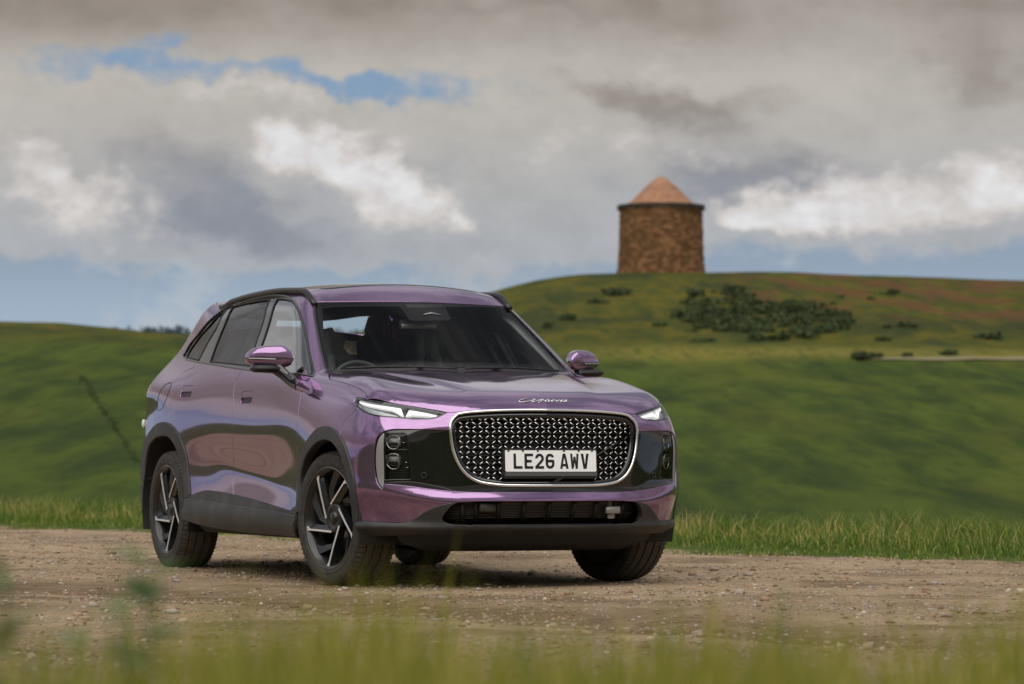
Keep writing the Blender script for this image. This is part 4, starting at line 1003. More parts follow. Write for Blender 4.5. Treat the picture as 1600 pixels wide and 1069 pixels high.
plate = flat_poly('number_plate', rrect(.26, .0555, .006), [], 0, .004, WHITEP, car)
flat_poly('plate_holder', rrect(.268, .077, .006, cz=-.014), [], -.03, -.0005, DARK, plate)
flat_poly('plate_holder_rail', rrect(.262, .0105, .002, cz=-.0685), [], -.0005, .007, mat('plate_rail_grey', (.10, .105, .105), .3, .2), plate)
for y in (-.242, -.16, -.075, .075, .16, .237): flat_poly('plate_clip', rrect(.005, .004, .001, cy=y, cz=.0525), [], .004, .006, BLACKP, plate)
def glyph(ch, x0, x1, z0, z1, t=.0138):
    w = x1-x0; X0, X1 = x0, x1
    if ch == 'L': return [(X0, z1), (X0, z0), (X1, z0), (X1, z0+t), (X0+t, z0+t), (X0+t, z1)], []
    if ch == 'E':
        m = (z0+z1)/2; return [(X0, z1), (X0, z0), (X1, z0), (X1, z0+t), (X0+t, z0+t), (X0+t, m-t/2), (X1-.008, m-t/2), (X1-.008, m+t/2), (X0+t, m+t/2), (X0+t, z1-t), (X1, z1-t), (X1, z1)], []
    if ch == 'V': c_ = (X0+X1)/2; return [(X0, z1), (c_-.009, z0), (c_+.009, z0), (X1, z1), (X1-t*1.05, z1), (c_, z0+.022), (X0+t*1.05, z1)], []
    if ch == 'A':
        c_ = (X0+X1)/2; zb = z0+.016
        def xl(z): return X0+(c_-.008-X0)*(z-z0)/(z1-z0)
        return [(X0, z0), (c_-.008, z1), (c_+.008, z1), (X1, z0), (X1-t, z0), (X1-t-.0025, z0+.013), (X0+t+.0025, z0+.013), (X0+t, z0)], [[(c_-.0082, z0+.026), (c_, z1-.020), (c_+.0082, z0+.026)]]
    if ch == 'W':
        c_ = (X0+X1)/2; return [(X0, z1), (X0+.006, z0), (X0+.0175, z0), (c_, z0+.036), (X1-.0175, z0), (X1-.006, z0), (X1, z1), (X1-.0115, z1), (X1-.0145, z0+.034), (c_+.006, z1-.016), (c_-.006, z1-.016), (X0+.0145, z0+.034), (X0+.0115, z1)], []
    if ch == '2':
        c_ = (X0+X1)/2; R = w/2; zc = z1-R; o_ = []; i_ = []
        for k in range(0, 13): a = math.radians(180-k*18); o_.append((c_+R*math.cos(a), zc+R*math.sin(a)))
        for k in range(0, 13): a = math.radians(180-k*18); i_.append((c_+(R-t)*math.cos(a), zc+(R-t)*math.sin(a)))
        o_.append((X0+t*1.45, z0+t)); o_ += [(X1, z0+t), (X1, z0), (X0, z0), (X0, z0+t*.9)]
        return o_+i_[::-1], []
    if ch == '6':
        c_ = (X0+X1)/2; R = w/2; o_ = []
        zt = z1-R; zb = z0+R
        for k in range(0, 10): a = math.radians(20+k*160/9); o_.append((c_+R*math.cos(a), zt+R*math.sin(a)))
        for k in range(0, 11): a = math.radians(180+k*18); o_.append((c_+R*math.cos(a), zb+R*math.sin(a)))
        mt = z0+.0475
        o_ += [(X1, mt-.008), (X1-.003, mt-.002), (X1-.009, mt), (X0+t, mt)]
        for k in range(0, 10): a = math.radians(180-k*160/9); o_.append((c_+(R-t)*math.cos(a), zt+(R-t)*math.sin(a)))
        h = [(X0+t, mt-t), (X0+t, zb)]
        for k in range(1, 11): a = math.radians(180+k*18); h.append((c_+(R-t)*math.cos(a), zb+(R-t)*math.sin(a)))
        h += [(X1-t, mt-t)]
        return o_, [h]
for ch, a, b in (('L', .046, .096), ('E', .108, .157), ('2', .169, .219), ('6', .2287, .2787), ('A', .311, .360), ('W', .371, .4185), ('V', .4316, .4775)):
    o_, h_ = glyph(ch, a-.26, b-.26, -.0405, .0385); flat_poly('plate_character', o_, h_, .004, .0052, BLACKP, plate)
# ---- script emblem on the bonnet nose
mb = MB()
for st_ in CURVES['T']['emblem']:
    q = crom(np.array(st_), .004); P_, G_ = surf('T', q, .003)
    w_ = .0022+.0016*np.abs(np.sin(np.linspace(0, 5, len(q)))); mb.tube(P_, w_, 6, up=G_, flat=.8)
mb.build('script_emblem', CHROME, hood)
# ---- lower lip and intake
lt = Wc('lip_top'); k0 = near(lt, CURVES['W']['intake'][0])
lip_r = join(lt[:k0+1], Wc('intake'))
lip_b = Wc('lip_bot')
def lip_off(q):
    z = q[:, 1]; u = np.abs(q[:, 0]-UC)
    return .005+.014*np.exp(-((z-.322)/.016)**2)*1.0-.050*np.clip((.312-z)/.055, 0, 1)**1.3
lip = panel('front_lip', 'W', join(lip_r[:-1], mirW(lip_r), np.array([(2*UC-u, z) for u, z in lip_b]), lip_b[::-1]), off=lip_off, gap=.0008, mat=CLAD, parent=car, step=.012, flange=.03)
inr = join(lt[k0:], Wc('intake', True)); itk = join(lt[k0:][:-1], mirW(lt[k0:]), mirW(Wc('intake', True)), Wc('intake', True))
intake = panel('lower_intake', 'W', itk, off=-.10, gap=-.01, mat=DARK, parent=car, step=.06, flange=0)
RADM = mat('radiator_core', (.12, .105, .10), .5, .4)
for zz in np.arange(.338, .446, .0085):
    u1 = np.interp(zz, [.33, .36, .40, .445], [2.23, 2.21, 2.225, 2.27])
    P_, G_ = surf('W', np.array([(u, zz) for u in np.linspace(u1, 2*UC-u1, 17)]), -.065); mb = MB(); mb.tube(P_, .0022, 4, up=G_); mb.build('radiator_fin', RADM, intake)
for u in (2.292, 2.355, 2.46, 2.585, 2.714, 2.842, 2.965, 3.07, 3.125):
    P_, G_ = surf('W', [(u, .33), (u, .39), (u, .455)], -.045); mb = MB(); mb.tube(P_, .007, 4, up=(0, 1, 0), flat=1.8); mb.build('intake_rib', DARK if u not in (2.292,) else CLAD, intake)
for zz in (.365, .41):
    for u1, u2 in ((2.235, 2.35), (3.07, 3.20)):
        P_, G_ = surf('W', [(u1, zz), ((u1+u2)/2, zz), (u2, zz)], -.05); mb = MB(); mb.tube(P_, .0035, 4, up=G_); mb.build('intake_bar', DARK, intake)
p_, g_ = surf('W', [(2.405, .405)], -.04); MB().bbox(p_[0], (.012, .045, .022), .004).build('intake_radar', CLAD, intake)
p_, g_ = surf('W', [(3.055, .392)], -.03); MB().bbox(p_[0], (.01, .042, .019), .004).build('intake_tow_cover', SATIN, intake)
p_, g_ = surf('W', [(3.06, .388)], -.05); MB().bbox(p_[0], (.006, .02, .052), .003).build('intake_bracket', mat('pale_bracket', (.30, .30, .30), .5), intake)
# under panel sweeping back below the lip
lb = surf('W', lip_b, .0)[0]; lb = lb[lb[:, 1] > -.78]
full = np.r_[lb, (lb*np.array((1, -1, 1)))[::-1][1:]]
A1 = full+np.array((-.055, 0, .045)); A2 = full.copy(); A2[:, 0] = A2[:, 0]*.96-.0; A2[:, 2] = .235; A2[:, 1] *= .93
A3 = full.copy(); A3[:, 0] = 2.02-.1*np.abs(full[:, 1]); A3[:, 2] = .188; A3[:, 1] *= .74
A4 = A3.copy(); A4[:, 0] = 1.25; A4[:, 2] = .20
n_ = len(full); V = np.r_[A1, A2, A3, A4]; mesh_obj('under_panel', V, [(k*n_+i, k*n_+i+1, (k+1)*n_+i+1, (k+1)*n_+i) for k in range(3) for i in range(n_-1)], DARK, car)
# ---- arch mouldings, sills, door cladding
afi = Pc('arch_f_in'); ari = Pc('arch_r_in')
def band(outer, inner):      # strip between two curves
    return join(outer, inner[::-1])
o, _ = panel('arch_moulding', 'P', band(af_out, afi), off=.010, gap=.0005, mat=CLAD, parent=car, mirror=True, flange=.05, roll=.006, step=.02)
o, _ = panel('arch_moulding', 'P', band(ar_out, ari), off=.010, gap=.0005, mat=CLAD, parent=car, mirror=True, flange=.05, roll=.006, step=.02)
led = Pc('sill_ledge'); kl = near(led, CURVES['P']['split_low'][-1])
o = panel('door_cladding', 'P', join(st[kst:], led[kl:][::-1], Pc('split_low', True)), off=.005, gap=.001, mat=CLAD, parent=fd, flange=.02); mirror_obj(o, fdL)
o = panel('door_cladding', 'P', join(st[:kst+1], Pc('split_low'), led[:kl+1][::-1]), off=.005, gap=.001, mat=CLAD, parent=rd, flange=.02); mirror_obj(o, rdL)
def sill_off(q):
    t = np.clip((q[:, 1]+.44)/.12, 0, 1); return .004+.022*np.clip(np.sin(np.pi*np.clip(t*.9+.05, 0, 1)), 0, 1)**.6
sl1 = join(led, Pc('sill_bot', True))
o, _ = panel('sill', 'P', sl1, off=sill_off, gap=.001, mat=CLAD, parent=car, mirror=True, flange=.03, roll=.006, step=.02)
# ---- windscreen
top_e = np.array([(y, 1.574-.0080*(y/.6)**2) for y in np.linspace(-.6, .6, 40)])
bot_e = np.array([(y, 1.138+.012*(y/.748)**2) for y in np.linspace(.748, -.748, 50)])
wsl = wse.copy(); wsr = wse[::-1].copy(); wsr[:, 0] *= -1
ws_poly = join(wsl, top_e, wsr, bot_e)
wc = CURVES['X']['ws_clear']; clear = join(*[crom(np.array([wc[i], wc[(i+1) % len(wc)]]), .03) for i in range(len(wc))])
frit = panel('windscreen_border', 'X', ws_poly, [clear], off=-.004, gap=.002, mat=FRIT, parent=car, step=.03, flange=.006)
panel('windscreen_glass', 'X', clear, off=-.0045, gap=-.001, mat=WSG, parent=frit, step=.04, flange=0)
o = sweep_on('X', WSE[1:], 'pillar_seal', .007, .004, DARK, frit, -.002); mirror_obj(o, frit)
# ---- roof with glass panel
fe_x = surf('X', top_e)[0]; front_e = fe_x[:, :2]
rr = np.array([(x, -(.602-.03*max(0, -x-.6))+.004) for x in np.linspace(.30, -1.45, 16)])
roof_r = join(rr)
re_ = np.array([(-1.80+.1*(y/.55)**2, y) for y in np.linspace(-.53, .53, 20)])
roof_poly = join(front_e, mirT(rr)[::-1], re_[::-1], rr[::-1])
sun_h = np.array(rrect(.55, .50, .08)); sun_h = np.array([(a-.32, b) for a, b in sun_h]); sun_h = join(*[crom(np.array([sun_h[i], sun_h[(i+1) % len(sun_h)]]), .04) for i in range(len(sun_h))])
roof = panel('roof', 'T', roof_poly, [sun_h], gap=.0018, mat=PAINT, parent=car, step=.04, flange=.012)
panel('sunroof_glass', 'T', sun_h, off=.002, gap=.003, mat=FRIT, parent=roof, step=.06, flange=.01)
# inner lining under the roof
V2, T_ = tri2d(inset(roof_poly, .03), (), .12); P_, G_ = surf('T', V2, -.045); mesh_obj('headlining', P_, T_, mat('pale_headlining', (.22, .22, .22), .9), roof)
# ---- roof rails
xs_ = np.linspace(.37, -1.36, 60); yr = -(.607-.028*np.clip(-xs_-.5, 0, 2))
zr = surf('T', np.c_[xs_, yr])[0][:, 2]; e_ = np.clip(np.minimum((.37-xs_)/.16, (xs_+1.36)/.25), 0, 1); e_ = e_*e_*(3-2*e_)
mb = MB(); mb.tube(np.c_[xs_, yr, zr+.002+.019*e_], .0175, 10, flat=1.0); rail = mb.build('roof_rail', RAILM, car); mirror_obj(rail, car)
# ---- rear end
tg = join(crom(np.array([(-1.86, .50), (-1.86, .95), (-1.82, 1.15), (-1.80, 1.30), (-1.86, 1.46)]), .05))
tg2 = tg[::-1].copy(); tg2[:, 0] = -2*UC-tg2[:, 0]
tgt = np.array([(u, 1.46+.06*np.sin(math.pi*(u+1.86)/(-2*UC+3.72))) for u in np.linspace(-1.90, -2*UC+1.90, 20)]); 
tgb = np.array([(u, .50) for u in np.linspace(-2*UC+1.86, -1.86, 24)])
rg = join(crom(np.array([(-2.0, 1.20), (-UC, 1.22), (-2*UC+2.0, 1.20)]), .08), crom(np.array([(-2*UC+2.02, 1.44), (-UC, 1.47), (-2.02, 1.44)]), .08))
tail_p = panel('tailgate', 'W', join(tg, tgt, tg2, tgb), [rg], off=-.006, gap=0, mat=PAINT, parent=car, step=.06, flange=.01)
panel('rear_screen', 'W', rg, off=-.006, gap=0, mat=PRIV, parent=tail_p, step=.08, flange=0)
rbt = crom(np.array([(-1.835, .505), (-1.85, .43), (-1.90, .36), (-2.0, .31), (-2.15, .30)]), .03); rbm = rbt[::-1].copy(); rbm[:, 0] = -2*UC-rbm[:, 0]
rb = join(np.array([(u, .505) for u in np.linspace(-1.835, -2*UC+1.835, 40)]), rbm[::-1], np.array([(u, .30) for u in np.linspace(-2*UC+2.15, -2.15, 30)]), rbt[::-1])
panel('rear_bumper', 'W', rb, off=.002, gap=0, mat=CLAD, parent=car, step=.06, flange=.05)
sweep_on('W', [(-2.00, .89), (-2.2, .90), (-UC, .905), (-2*UC+2.2, .90), (-2*UC+2.00, .89)], 'tail_lamp_bar', .022, .014, REDL, tail_p, .002)
for s in (1, -1): MB().lathe([(.028*math.cos(a)*-1, .014*math.sin(a)+1e-4) for a in np.linspace(0, math.pi, 9)], 14, 'z', (-2.03, s*-.868, .889)).build('tail_lamp_end_glint', SKYGLINT, car)  # side bulge of the tail lamp, its sky highlight painted on as white

# ---- door mirrors
def mirror_unit(s):
    root = None
    ys_ = np.linspace(0, 1, 22)
    # front outline (inner end t=0 at y .862, outer tip t=1 at y 1.10)
    def zt(t): return np.interp(t, [0, .04, .12, .25, .6, .8, .92, .97, 1], [1.240, 1.268, 1.290, 1.306, 1.303, 1.290, 1.266, 1.251, 1.236])
    def zb(t): return np.interp(t, [0, .04, .12, .3, .6, .85, .95, 1], [1.225, 1.195, 1.182, 1.180, 1.184, 1.192, 1.205, 1.230])
    def zm(t): return np.interp(t, [0, .3, 1], [1.226, 1.229, 1.236])
    def xf(t): return .70-.12*t**2.2+.0*t      # leading face
    def dep(t): return np.interp(t, [0, .05, .15, .5, .85, .95, 1], [.05, .095, .125, .145, .12, .08, .02])
    def shell(lo, hi, nm, m_, par, grow=0.):
        V = []; n = 20
        for t in ys_:
            y = -(.850+.236*t); zc = zm(t)
            for k in range(n+1):
                a = math.pi*k/n                      # 0 = rear edge ... pi = front edge
                top = hi
                h = (zt(t)-zc) if top else (zc-zb(t))
                cx = xf(t)-dep(t)*.5; c_, s_ = math.cos(a), math.sin(a)
                ex = .62
                x = cx-dep(t)*.5*math.copysign(abs(c_)**ex, c_); z = zc+(1 if top else -1)*h*abs(s_)**.58
                V.append((x, y*s, z))
        m = n+1; fs = [(i*m+k, i*m+k+1, (i+1)*m+k+1, (i+1)*m+k) for i in range(len(ys_)-1) for k in range(n)]
        fs += [tuple(range(m)), tuple((len(ys_)-1)*m+k for k in range(m))]
        return mesh_obj(nm, V, fs, m_, par)
    cap = shell(0, True, 'door_mirror', PAINT, car)
    shell(0, False, 'mirror_lower_shell', PAINT, cap)
    mb = MB(); P_ = [(xf(t)-dep(t)*.5+dep(t)*.5+.0015, -(.850+.236*t)*s, zm(t)-.006) for t in np.linspace(.42, .985, 16)]
    mb.tube(P_, .0048, 6); mb.build('mirror_indicator', SATIN, cap)
    mb = MB(); P_ = [(xf(t)+.001, -(.850+.236*t)*s, zm(t)+.001) for t in np.linspace(.02, .99, 20)]
    mb.tube(P_, .0022, 5); mb.build('mirror_seam', DARK, cap)
    V = [(xf(t)-dep(t)-.002, -(.850+.236*t)*s, z) for t in (.1, .3, .6, .85, .93) for z in (zb(t)+.012, zt(t)-.012)]
    mesh_obj('mirror_glass', V, [(2*i, 2*i+1, 2*i+3, 2*i+2) for i in range(4)], MIRG, cap, False)
    # foot of the mirror: black arm, painted root on the door shoulder
    p = np.array([(.64, -.945, 1.188), (.66, -.925, 1.165), (.70, -.905, 1.135), (.77, -.888, 1.10), (.86, -.878, 1.075)]); p[:, 1] *= s
    q = crom(p, .012); mb = MB(); mb.tube(q, np.interp(np.linspace(0, 1, len(q)), [0, .3, 1], [.045, .034, .032]), 12, flat=.62, up=(0, -s, .4)); mb.build('mirror_arm', GLOSS, cap)
    p = np.array([(.84, -.880, 1.081), (.92, -.873, 1.066), (1.02, -.876, 1.047), (1.11, -.886, 1.024)]); p[:, 1] *= s
    q = crom(p, .012); mb = MB(); mb.tube(q, np.interp(np.linspace(0, 1, len(q)), [0, .35, .8, 1], [.033, .036, .024, .004]), 12, flat=.50, up=(0, -s, .4)); mb.build('mirror_root', PAINT, cap)
    V, n_ = [], 0
    mb = MB(); mb.bbox((.635, -.985*s, 1.172), (.055, .088, .020), .016); mb.build('mirror_camera', DARK, cap)
mirror_unit(1); mirror_unit(-1)
# ---- wipers, aerial
for y0, y1, nm in ((-.05, .62, 0), (-.66, -.10, 1)):
    P_, G_ = surf('X', [(y0+(y1-y0)*t, 1.158+.012*math.sin(math.pi*t)) for t in np.linspace(0, 1, 14)], .012)
    mb = MB(); mb.tube(P_, .007, 6); mb.build('wiper_blade', DARK, car)
cw = np.array([(1.15-.30*y*y, y) for y in np.linspace(-.74, .74, 40)])
P_, G_ = surf('T', cw, -.012); mb = MB(); mb.tube(P_, .022, 6); mb.build('cowl', DARK, car)
# ---- wheels
RW, RT = .274, .357
def make_wheel():
    """wheel in its own frame: axle along y, outer face towards -y"""
    rim = MB().lathe([(.10, .245), (.09, .262), (.05, .240), (-.02, .236), (-.085, .246), (-.104, .262), (-.110, .2735), (-.116, .2745), (-.118, .270), (-.113, .262), (-.095, .250)], 64).build('wheel', RIMB)
    mb = MB(); mb.lathe([(-.1185, .2685), (-.1198, .2705), (-.1185, .2725)], 64); mb.build('rim_lip', DISC, rim)
    # tyre: rounded shoulders, tread blocks cut by grooves
    prof = [(.098, .262), (.112, .285), (.121, .312), (.119, .334), (.108, .3505)]
    gx = [(.084, .3565), (.0795, .3585), (.0785, .349), (.0715, .349), (.0705, .3595), (.034, .3605), (.033, .350), (.024, .350), (.023, .361), (-.019, .361), (-.020, .350), (-.029, .350), (-.030, .3605), (-.066, .3595), (-.067, .349), (-.074, .349), (-.075, .3585), (-.088, .3565)]
    prof += gx+[(-.108, .3505), (-.119, .334), (-.1215, .315), (-.1205, .300), (-.1225, .298), (-.1215, .288), (-.117, .276), (-.108, .262)]
    ty = MB().lathe(prof, 96).build('tyre', TYRE, rim); sharpen(ty, 40)
    sp = MB()
    for k in range(72):
        for sgn in (-1, 1):
            a = 2*math.pi*(k+.5*(sgn > 0))/72; R = np.array([[math.cos(a), 0, -math.sin(a)], [0, 1, 0], [math.sin(a), 0, math.cos(a)]])
            sp.box(R @ np.array((0, sgn*.098, .3500)), (.0028, .017, .0042), R @ np.array([[1, 0, 0], [0, 1, 0], [0, sgn*-.28, 1]]))
    o = sp.build('tread_sipes', DARK, ty, False); o['kind'] = 'stuff'
    for i in range(5):
        a0 = math.radians(48+72*i)
        def pol(r, deg): a = a0+math.radians(deg); return np.array((r*math.cos(a), r*math.sin(a)))
        A_, B_, C_ = pol(.268, 0), pol(.232, 4.), pol(.072, 62)
        # spoke body: black blade from hub to rim
        path = [C_, C_*.4+B_*.6, B_, A_]; wl = [.020, .019, .017, .030]; wr = [.034, .034, .030, .012]
        def blade(offs, y0, y1, nm, m_, wl, wr):
            L = []; R_ = []
            for j, p in enumerate(path):
                d = (path[min(j+1, 3)]-path[max(j-1, 0)]); d /= np.linalg.norm(d); nrm = np.array((-d[1], d[0]))
                L.append(p+nrm*wl[j]); R_.append(p-nrm*wr[j])
            V = []
            for j in range(4):
                ya = y0[j]; yb = y1[j]
                V += [(L[j][0], ya, L[j][1]), (R_[j][0], ya+offs, R_[j][1]), (R_[j][0], yb, R_[j][1]), (L[j][0], yb, L[j][1])]
            fs = [(0, 1, 2, 3), (12, 15, 14, 13)]
            for j in range(3):
                for k in range(4): fs.append((j*4+k, j*4+4+k, j*4+4+(k+1) % 4, j*4+(k+1) % 4))
            o_ = mesh_obj(nm, V, fs, m_, rim, False); return o_
        blade(.022, [-.088, -.100, -.106, -.106], [-.05, -.055, -.06, -.07], 'spoke', RIMB, [.014, .012, .011, .022], [.028, .026, .026, .012])
        blade(0., [-.0905, -.1025, -.1085, -.1085], [-.086, -.098, -.102, -.102], 'spoke_face', RIMS, [.0105, .0080, .0080, .0205], [.000, .0015, .0015, .010])
        # dark vane between the spokes
        path = [pol(.09, 88), pol(.16, 60), pol(.225, 38), pol(.262, 30)]
        blade(.012, [-.066, -.078, -.088, -.094], [-.045, -.05, -.055, -.06], 'vane', RIMG, [.012, .016, .024, .034], [.012, .014, .018, .026])
    hb = MB().lathe([(-.05, .080), (-.078, .082), (-.088, .074), (-.090, .052), (-.082, .048), (-.082, .034), (-.094, .031), (-.097, .022), (-.098, .0001)], 40).build('hub', RIMB, rim)
    mb = MB()
    for i in range(5):
        a = math.radians(84+72*i); mb.lathe([(-.078, .011), (-.0885, .011), (-.0905, .008), (-.0905, .0001)], 10, 'y', (.062*math.cos(a), 0, .062*math.sin(a)))
    mb.build('wheel_bolts', DARK, hb)
    mb = MB().lathe([(-.012, .06), (-.012, .168), (.006, .168), (.006, .06)], 48); mb.build('brake_disc', DISC, rim)
    a = np.radians(np.linspace(20, 75, 9)); mb = MB(); mb.tube([(.150*math.cos(t), -.01, .150*math.sin(t)) for t in a], .033, 8, up=(0, 1, 0)); mb.build('brake_caliper', mat('caliper_grey', (.28, .28, .28), .45, .5), rim)
    MB().lathe([(.105, .258), (.112, .24), (.112, .0001)], 40).build('back_plate', DARK, rim)
    return rim
def copy_part(o, parent):
    c_ = o.copy(); COL.objects.link(c_); c_.parent = parent
    return c_
wheel0 = make_wheel()
STEER = math.radians(9)
spots = [((1.415, -.800, RT), STEER, 0, 14), ((-1.435, -.790, RT), 0, 0, 0), ((1.415, .800, RT), STEER+math.pi, 0, 30), ((-1.435, .790, RT), math.pi, 0, 10)]
for i, (p, rz, ry, spin) in enumerate(spots):
    if i == 0: w_ = wheel0
    else:
        w_ = copy_part(wheel0, None)
        for ch in [x for x in wheel0.children]:
            c2 = copy_part(ch, w_)
            for g2 in ch.children: copy_part(g2, c2)
    w_.parent = car; w_.location = p
    w_.rotation_euler = (Matrix.Rotation(rz, 3, 'Z') @ Matrix.Rotation(math.radians(-spin if i else 0), 3, 'Y')).to_euler()
# ---- wheel wells, floor, running gear
for xw in (1.43, -1.43):
    for s in (1, -1):
        zc = .37
        MB().lathe([(s*-.915, .47), (s*-.56, .47), (s*-.56, .0)], 28, 'y', (xw, 0, zc), math.radians(-18), math.radians(198)).build('wheel_well', DARK, car)
body = MB()
body.bbox((-.02, 0, .30), (.93, .86, .07), .03); body.bbox((0, 0, .42), (1.98, .53, .16), .05); body.bbox((1.55, 0, .68), (.42, .52, .22), .05); body.bbox((-1.55, 0, .75), (.5, .53, .30), .05)
body.build('chassis', DARK, car, False)
for s in (1, -1):
    for xw in (1.43, -1.43): mb = MB(); mb.tube([(xw, s*.35, .36), (xw, s*.74, .36)], .035, 8); mb.tube([(xw-.22, s*.40, .26), (xw-.04, s*.72, .235)], .022, 6); mb.tube([(xw+.22, s*.40, .26), (xw+.02, s*.72, .235)], .022, 6); mb.build('suspension_arm', DARK, car)
mb = MB(); mb.tube([(1.1, .15, .24), (.2, .18, .22), (-.9, .2, .23), (-1.7, .45, .26)], .03, 8); mb.build('exhaust_pipe', RADM, car)
# ---- cabin
cab = MB(); cab.bbox((.82, 0, .98), (.26, .74, .125), .05, Matrix.Rotation(math.radians(6), 3, 'Y')); dash_ = cab.build('dashboard', DASH, car)
MB().bbox((.62, -.36, 1.115), (.10, .19, .035), .03).build('instrument_hood', DASH, dash_)
MB().bbox((.60, .02, 1.09), (.012, .17, .075), .008, Matrix.Rotation(math.radians(-15), 3, 'Y')).build('centre_screen', FRIT, dash_)
sw = np.array([(.02*math.sin(t), .185*math.cos(t), .185*math.sin(t)) for t in np.arange(40)*2*math.pi/40])
Rt = np.array(Matrix.Rotation(math.radians(-24), 3, 'Y')); sc = np.array((.47, -.36, 1.045))
mb = MB(); mb.tube(sw @ Rt.T+sc, .0155, 10, True, up=(1, 0, 0)); stw = mb.build('steering_wheel', mat('steering_leather', (.05, .05, .055), .4), car)
mb = MB(); mb.bbox(sc+np.array((.0, 0, -.0)), (.03, .075, .06), .025, Rt); mb.tube([sc+np.array((.0, -.17, .0)), sc+np.array((0, .17, 0))], .02, 6, flat=.6); mb.tube([sc, sc+Rt @ np.array((0, 0, -.17))], .022, 6, up=(0, 1, 0)); mb.build('steering_spokes', DASH, stw)
def seat(x, y, w=.25, nm='seat', h=1.0):
    b = MB(); b.bbox((x, y, .66), (.26, w, .09), .06); st_ = b.build(nm, SEAT, car)
    Rb = np.array(Matrix.Rotation(math.radians(-16), 3, 'Y'))
    b = MB(); b.bbox((x-.30, y, .98), (.075, w*.92, .34), .06, Rb); b.build('backrest', SEAT, st_)
    for s in (1, -1): b = MB(); b.bbox((x-.255, y+s*w*.72, .98), (.075, .05, .30), .045, Rb); b.build('bolster', SEAT, st_)
    b = MB(); b.bbox((x-.245, y-.06, .99), (.05, .022, .30), .012, Rb); b.bbox((x-.245, y+.06, .99), (.05, .022, .30), .012, Rb); b.build('seat_stripe', SEATL, st_)
    b = MB(); b.bbox((x-.375, y, 1.345), (.05, .135, .095), .045, Rb); hd = b.build('headrest', SEAT, st_)
    b = MB(); b.bbox((x-.335, y-.045, 1.345), (.02, .03, .08), .012, Rb); b.bbox((x-.335, y+.045, 1.345), (.02, .03, .08), .012, Rb); b.build('headrest_stripe', SEATL, hd)
seat(.12, -.36); seat(.12, .32); seat(-.85, -.40, .30, 'rear_seat'); seat(-.85, .40, .30, 'rear_seat')
for s in (1, -1): MB().bbox((-.1, s*.80, .80), (1.0, .025, .34), .02).build('door_lining', DASH, car)
for s in (1, -1):
    P_, G_ = surf('P', np.array([(-.13, .455), (-.16, .60), (-.21, .75), (-.26, .86)]), -.045); P_[:, 1] *= s; mb = MB(); mb.tube(P_, .04, 8, flat=.4); mb.build('centre_pillar', mat('pillar_grey', (.34, .34, .36), .7), car)
    P_, G_ = surf('P', np.array([(.85, .42), (.62, .585), (.35, .74), (.12, .83)]), -.05); P_[:, 1] *= s; mb = MB(); mb.tube(P_, .03, 8, flat=.5); mb.build('pillar_lining', MATS['pillar_grey'], car)
# rear-view mirror and camera housing
b = MB(); b.bbox((.435, .0, 1.445), (.016, .118, .034), .014); rv = b.build('rear_view_mirror', DARK, car)
b = MB(); b.bbox((.453, .0, 1.433), (.003, .108, .014), .002); b.build('mirror_trim', SATIN, rv)
b = MB(); b.bbox((.45, .02, 1.525), (.06, .13, .035), .02); b.build('sensor_housing', DASH, car)
P_, G_ = surf('X', np.array([(-.025, 1.497), (.03, 1.507), (.085, 1.497)]), -.001); mb = MB(); mb.tube(P_, np.array([.003, .009, .003]), 5, up=G_, flat=.4); mb.build('camera_trim', SATIN, frit)

# ------------------------------------------------------------------ grass, stones and weeds
def _blade(c0, c1, c2, tl=.35):
    def f(t, b):
        g = t.nodes.new('ShaderNodeNewGeometry'); r = N(t, g.outputs['Random Per Island'])
        c_ = mixc(t, r.ss(0, .7), c0, c1); c_ = mixc(t, r.ss(.8, 1.), c_, c2); t.links.new(c_, b.inputs['Base Color'])
        tr = t.nodes.new('ShaderNodeBsdfTranslucent'); t.links.new(c_, tr.inputs[0]); mx = t.nodes.new('ShaderNodeMixShader'); mx.inputs[0].default_value = tl
        o = t.nodes['Material Output']; t.links.new(b.outputs[0], mx.inputs[1]); t.links.new(tr.outputs[0], mx.inputs[2]); t.links.new(mx.outputs[0], o.inputs[0])
    return f
GRASS_V = mat('verge_grass', (.1, .14, .04), .7, spec=.25, build=_blade(srgb(70, 98, 34), srgb(106, 128, 50), srgb(176, 170, 100)))
GRASS_S = mat('straw_grass', (.1, .14, .04), .7, spec=.25, build=_blade(srgb(140, 136, 72), srgb(180, 166, 98), srgb(206, 192, 136)))
GRASS_F = mat('pasture_grass', (.06, .09, .03), .8, spec=.2, build=_blade(srgb(56, 70, 28), srgb(72, 80, 30), srgb(92, 90, 38)))
GRASS_N = mat('foreground_grass', (.1, .14, .04), .7, spec=.25, build=_blade(srgb(116, 130, 40), srgb(156, 150, 62), srgb(204, 188, 118), .5))
def blades(s, t, h, w, lean, z=None, rng=RNG):
    """one curved three-piece blade per entry"""
    n = len(s); x, y = st2w(s, t); z = land(s, t) if z is None else z
    B = np.stack([x, y, z-.01], 1); a = rng.uniform(0, 2*np.pi, n); d = np.stack([np.cos(a), np.sin(a), 0*a], 1)
    a2 = rng.uniform(0, 2*np.pi, n); sd_ = np.stack([np.cos(a2), np.sin(a2), 0*a2], 1)*(w/2)[:, None]
    L = (lean*h)[:, None]; up = np.array((0, 0, 1.))
    m1 = B+d*L*.18+up*(h*.5)[:, None]; tip = B+d*L+up*(h*(1-.35*lean))[:, None]
    V = np.stack([B-sd_, B+sd_, m1-sd_*.8, m1+sd_*.8, tip], 1).reshape(-1, 3); k = 5*np.arange(n)[:, None]
    Fc = np.concatenate([k+np.array((0, 1, 3)), k+np.array((0, 3, 2)), k+np.array((2, 3, 4))])
    return V, Fc
